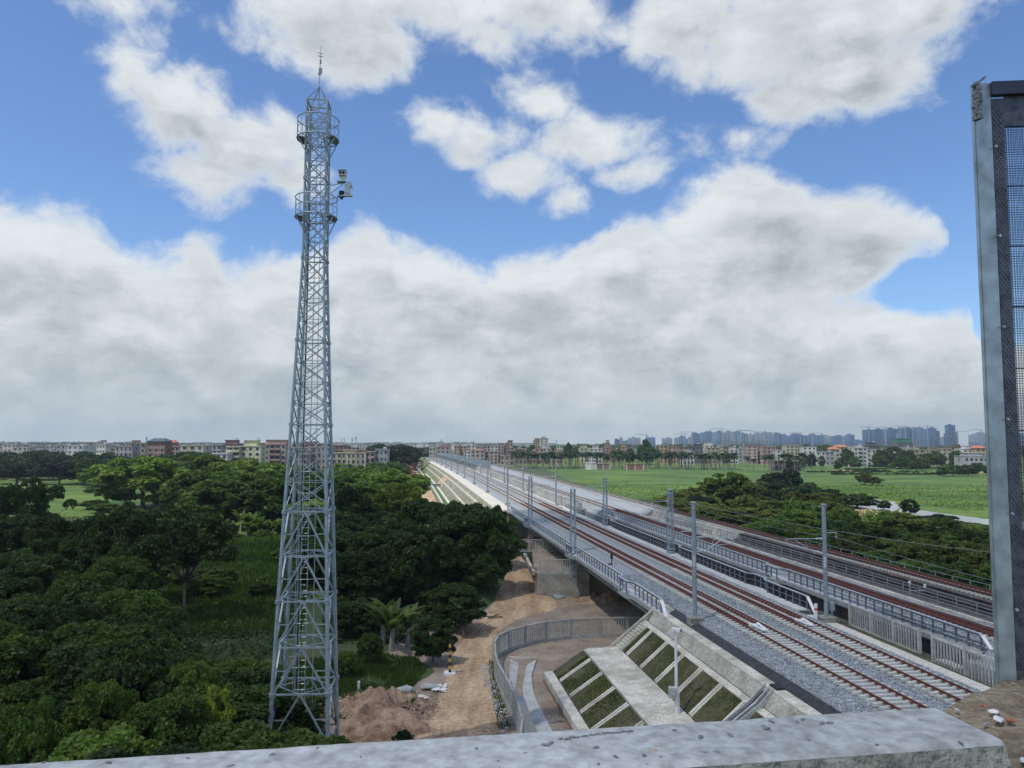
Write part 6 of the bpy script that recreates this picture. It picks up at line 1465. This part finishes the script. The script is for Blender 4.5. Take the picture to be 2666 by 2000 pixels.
SKYL = [(1601,1611,1144,2),(1612,1621,1141,1),(1617,1642,1148,3),(1635,1667,1140,1),(1683,1693,1139,0),(1695,1706,1139,0),(1723,1750,1141,1),(1756,1767,1141,1),(1768,1786,1136,0),(1786,1791,1145,0),(1791,1800,1139,1),(1800,1822,1129,0),(1824,1833,1129,0),(1833,1853,1124,0),(1853,1865,1128,1),(1865,1877,1124,0),(1877,1890,1126,1),(1890,1903,1123,1),(1903,1914,1127,1),(1908,1925,1124,0),(1925,1945,1129,3),(1948,1964,1131,1),(1965,1982,1127,1),(1986,2008,1125,1),(2010,2036,1130,0),(2036,2046,1131,0),(2046,2058,1136,0),(2058,2072,1131,0),(2072,2088,1131,2),(2088,2104,1136,0),(2104,2122,1132,0),(2122,2144,1133,0),(2144,2166,1135,1),(2166,2190,1135,0),(2190,2206,1136,1),(2205,2221,1132,0),(2221,2248,1147,0),(2248,2268,1119,2),(2275,2296,1118,2),(2296,2309,1120,0),(2311,2330,1116,2),(2329,2337,1131,1),(2336,2354,1117,2),(2354,2377,1116,2),(2378,2392,1115,0),(2392,2400,1114,0),(2400,2413,1120,0),(2416,2434,1115,2),(2432,2442,1122,2),(2443,2463,1139,1),(2464,2482,1107,2),(2461,2466,1129,2),(2483,2492,1126,2),(2525,2542,1132,1),(2541,2562,1128,1),(2566,2590,1131,1),(2596,2620,1126,1),(2630,2670,1128,0)]
for i, (a, b, yt, mi) in enumerate(SKYL):
    D = 2700+(i*137 % 5)*60; X0, _, Z = atD(a, yt, D); X1, _, _ = atD(b, yt, D); w = X1-X0
    o = empty('tower_block', ((X0+X1)/2, D, 0), {0: 'grey', 1: 'pale', 2: 'dark blue grey', 3: 'teal netted'}[mi]+' high rise block '+('standing alone at the right of the skyline' if a in (2464, 2483, 2461) else 'in the taller right cluster of the skyline' if a > 2240 else 'in the long middle row of the skyline' if a > 1820 else 'in the low left part of the skyline'), 'high rise', 'high rises on the skyline', random.uniform(-.25, .25))
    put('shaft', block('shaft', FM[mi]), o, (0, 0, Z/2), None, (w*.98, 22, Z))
    n = max(1, int(w/9))
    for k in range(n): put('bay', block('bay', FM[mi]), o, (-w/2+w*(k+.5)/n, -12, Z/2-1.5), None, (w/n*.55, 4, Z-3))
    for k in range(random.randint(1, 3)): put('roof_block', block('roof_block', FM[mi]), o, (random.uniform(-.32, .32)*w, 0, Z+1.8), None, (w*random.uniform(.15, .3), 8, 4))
def crane(px, yt, D, lab):
    x, y, z = atD(px, yt, D); o = empty('tower_crane', (x, y, 0), lab, 'crane', 'tower cranes on the skyline'); s_ = random.choice((-1, 1))
    part('crane_mast', MB().beam((x, y, 0), (x, y, z), 2.0), M['galv'], o); part('crane_jib', MB().beam((x-s_*14, y, z-4), (x+s_*42, y, z-2.5), 1.4).beam((x, y, z), (x+s_*38, y, z-2.8), .5), M['galv'], o)
for px, yt in ((1683, 1130), (1783, 1128), (1880, 1115), (1920, 1119), (1928, 1119), (1963, 1122), (2025, 1124), (2083, 1124), (2115, 1126), (2261, 1110), (2305, 1111), (2343, 1111), (2357, 1107), (2376, 1111), (2414, 1107), (2493, 1121), (2553, 1117), (1802, 1123)):
    crane(px, yt, 2650, 'thin tower crane above the '+('right' if px > 2240 else 'middle' if px > 1850 else 'left')+' part of the skyline')
def mastp(px, yt, D, w_, lab, gate=False):
    x, y, z = atD(px, yt, D); o = empty('radio_mast' if not gate else 'gantry', (x, y, 0), lab, 'mast', 'thin masts on the horizon')
    part('shaft', MB().beam((x, y, 0), (x, y, z), w_), M['galv'], o)
    if gate: part('shaft', MB().beam((x+3.2, y, 0), (x+3.2, y, z), w_).beam((x, y, z-.2), (x+3.2, y, z-.2), w_), M['galv'], o)
    else: part('antennas', MB().box((x, y, z*.93), (w_*3.4, w_*3, z*.05)).box((x, y, z*.84), (w_*3.4, w_*3, z*.04)), M['galv'], o)
mastp(382, 1135, 445, .25, 'thin mast beside the red brick house'); mastp(890, 1141, 900, .5, 'square gantry frame above the brown house', True); mastp(917, 1139, 900, .55, 'left one of two antenna masts beyond the apartment houses'); mastp(927, 1136, 900, .55, 'right one of two antenna masts beyond the apartment houses')
mastp(1149, 1143, 1200, .6, 'thin mast above the curving viaduct'); mastp(1448, 1144, 1200, .6, 'thin mast right of the tall pale block'); mastp(1025, 1150, 1300, .5, 'faint mast above the dark trees')
hv = empty('horizon_viaduct', (-150, 1500, 0), 'low pale viaduct line along the horizon above the dark trees', 'viaduct')
part('deck', MB().beam((-330, 1480, 16.5), (60, 1560, 17.5), 8, 2.2), M['conc_g'], hv)
for k in range(14): part('pier', MB().beam((-325+k*29, 1481+k*6, 0), (-325+k*29, 1481+k*6, 16), 2.5), M['conc_g'], hv)
# egrets / white spots on the left paddy
for k, (px, py) in enumerate(((40, 1266), (66, 1264), (108, 1264), (113, 1263), (78, 1266))):
    x, y = G(px, py); o = empty('farm_cover', (x, y, 0), 'white plastic covers in a line across the far left paddy', 'cover', 'white covers on the paddy'); part('sheet', rock(MB(), (x, y, .5), (2.6, .8, .7)), M['white'], o)
# ================================================================== THE CLOUD OVERHEAD whose shade lies on the foreground, and the air
CLOUD_Z = 700.
def overhead_cloud(cx, cy, rx, ry, seed, label):
    k = CLOUD_Z/SUN_DIR.z; ox, oy = SUN_DIR.x*k, SUN_DIR.y*k
    bm_v = []; nU, nV = 96, 40; mb = MB()
    for j in range(nV+1):
        ph = math.pi*j/nV
        for i in range(nU):
            th = 2*math.pi*i/nU; d = Vector((math.cos(th)*math.sin(ph), math.sin(th)*math.sin(ph), math.cos(ph)))
            n_ = 1+.30*mnoise.fractal(d*2.2+Vector((seed, 0, 0)), 1, 2, 6); zz = d.z*60*(1 if d.z > 0 else .35)*n_
            bm_v.append((cx+ox+d.x*rx*n_, cy+oy+d.y*ry*n_, CLOUD_Z+zz))
    mb.add(bm_v, [(j*nU+i, j*nU+(i+1) % nU, (j+1)*nU+(i+1) % nU, (j+1)*nU+i) for j in range(nV) for i in range(nU)])
    m = bpy.data.materials.new('cloud_vapour'); m.use_nodes = True; t = m.node_tree; t.nodes.clear(); o_ = t.nodes.new('ShaderNodeOutputMaterial')
    a = t.nodes.new('ShaderNodeBsdfDiffuse'); b = t.nodes.new('ShaderNodeBsdfTranslucent'); c = t.nodes.new('ShaderNodeBsdfTransparent'); m1 = t.nodes.new('ShaderNodeMixShader'); m2 = t.nodes.new('ShaderNodeMixShader')
    a.inputs[0].default_value = b.inputs[0].default_value = (.95, .95, .95, 1); m1.inputs[0].default_value = .5; m2.inputs[0].default_value = CLOUD_CLEAR
    t.links.new(a.outputs[0], m1.inputs[1]); t.links.new(b.outputs[0], m1.inputs[2]); t.links.new(m1.outputs[0], m2.inputs[1]); t.links.new(c.outputs[0], m2.inputs[2]); t.links.new(m2.outputs[0], o_.inputs[0])
    return tag(mb.obj('cloud', m, smooth=True), kind='structure')
CLOUD_CLEAR = .64
overhead_cloud(0, 20, 270, 125, 1.3, '')
hz_ = MB().box((0, 2400, 67), (9400, 5600, 138))
hm_ = bpy.data.materials.new('haze'); hm_.use_nodes = True; t = hm_.node_tree; t.nodes.clear(); o_ = t.nodes.new('ShaderNodeOutputMaterial'); pv = t.nodes.new('ShaderNodeVolumePrincipled')
pv.inputs['Color'].default_value = (.72, .88, 1.0, 1); pv.inputs['Density'].default_value = .00012; pv.inputs['Anisotropy'].default_value = .2
t.links.new(pv.outputs[0], o_.inputs['Volume']); hz_o = tag(hz_.obj('haze', hm_), kind='stuff')
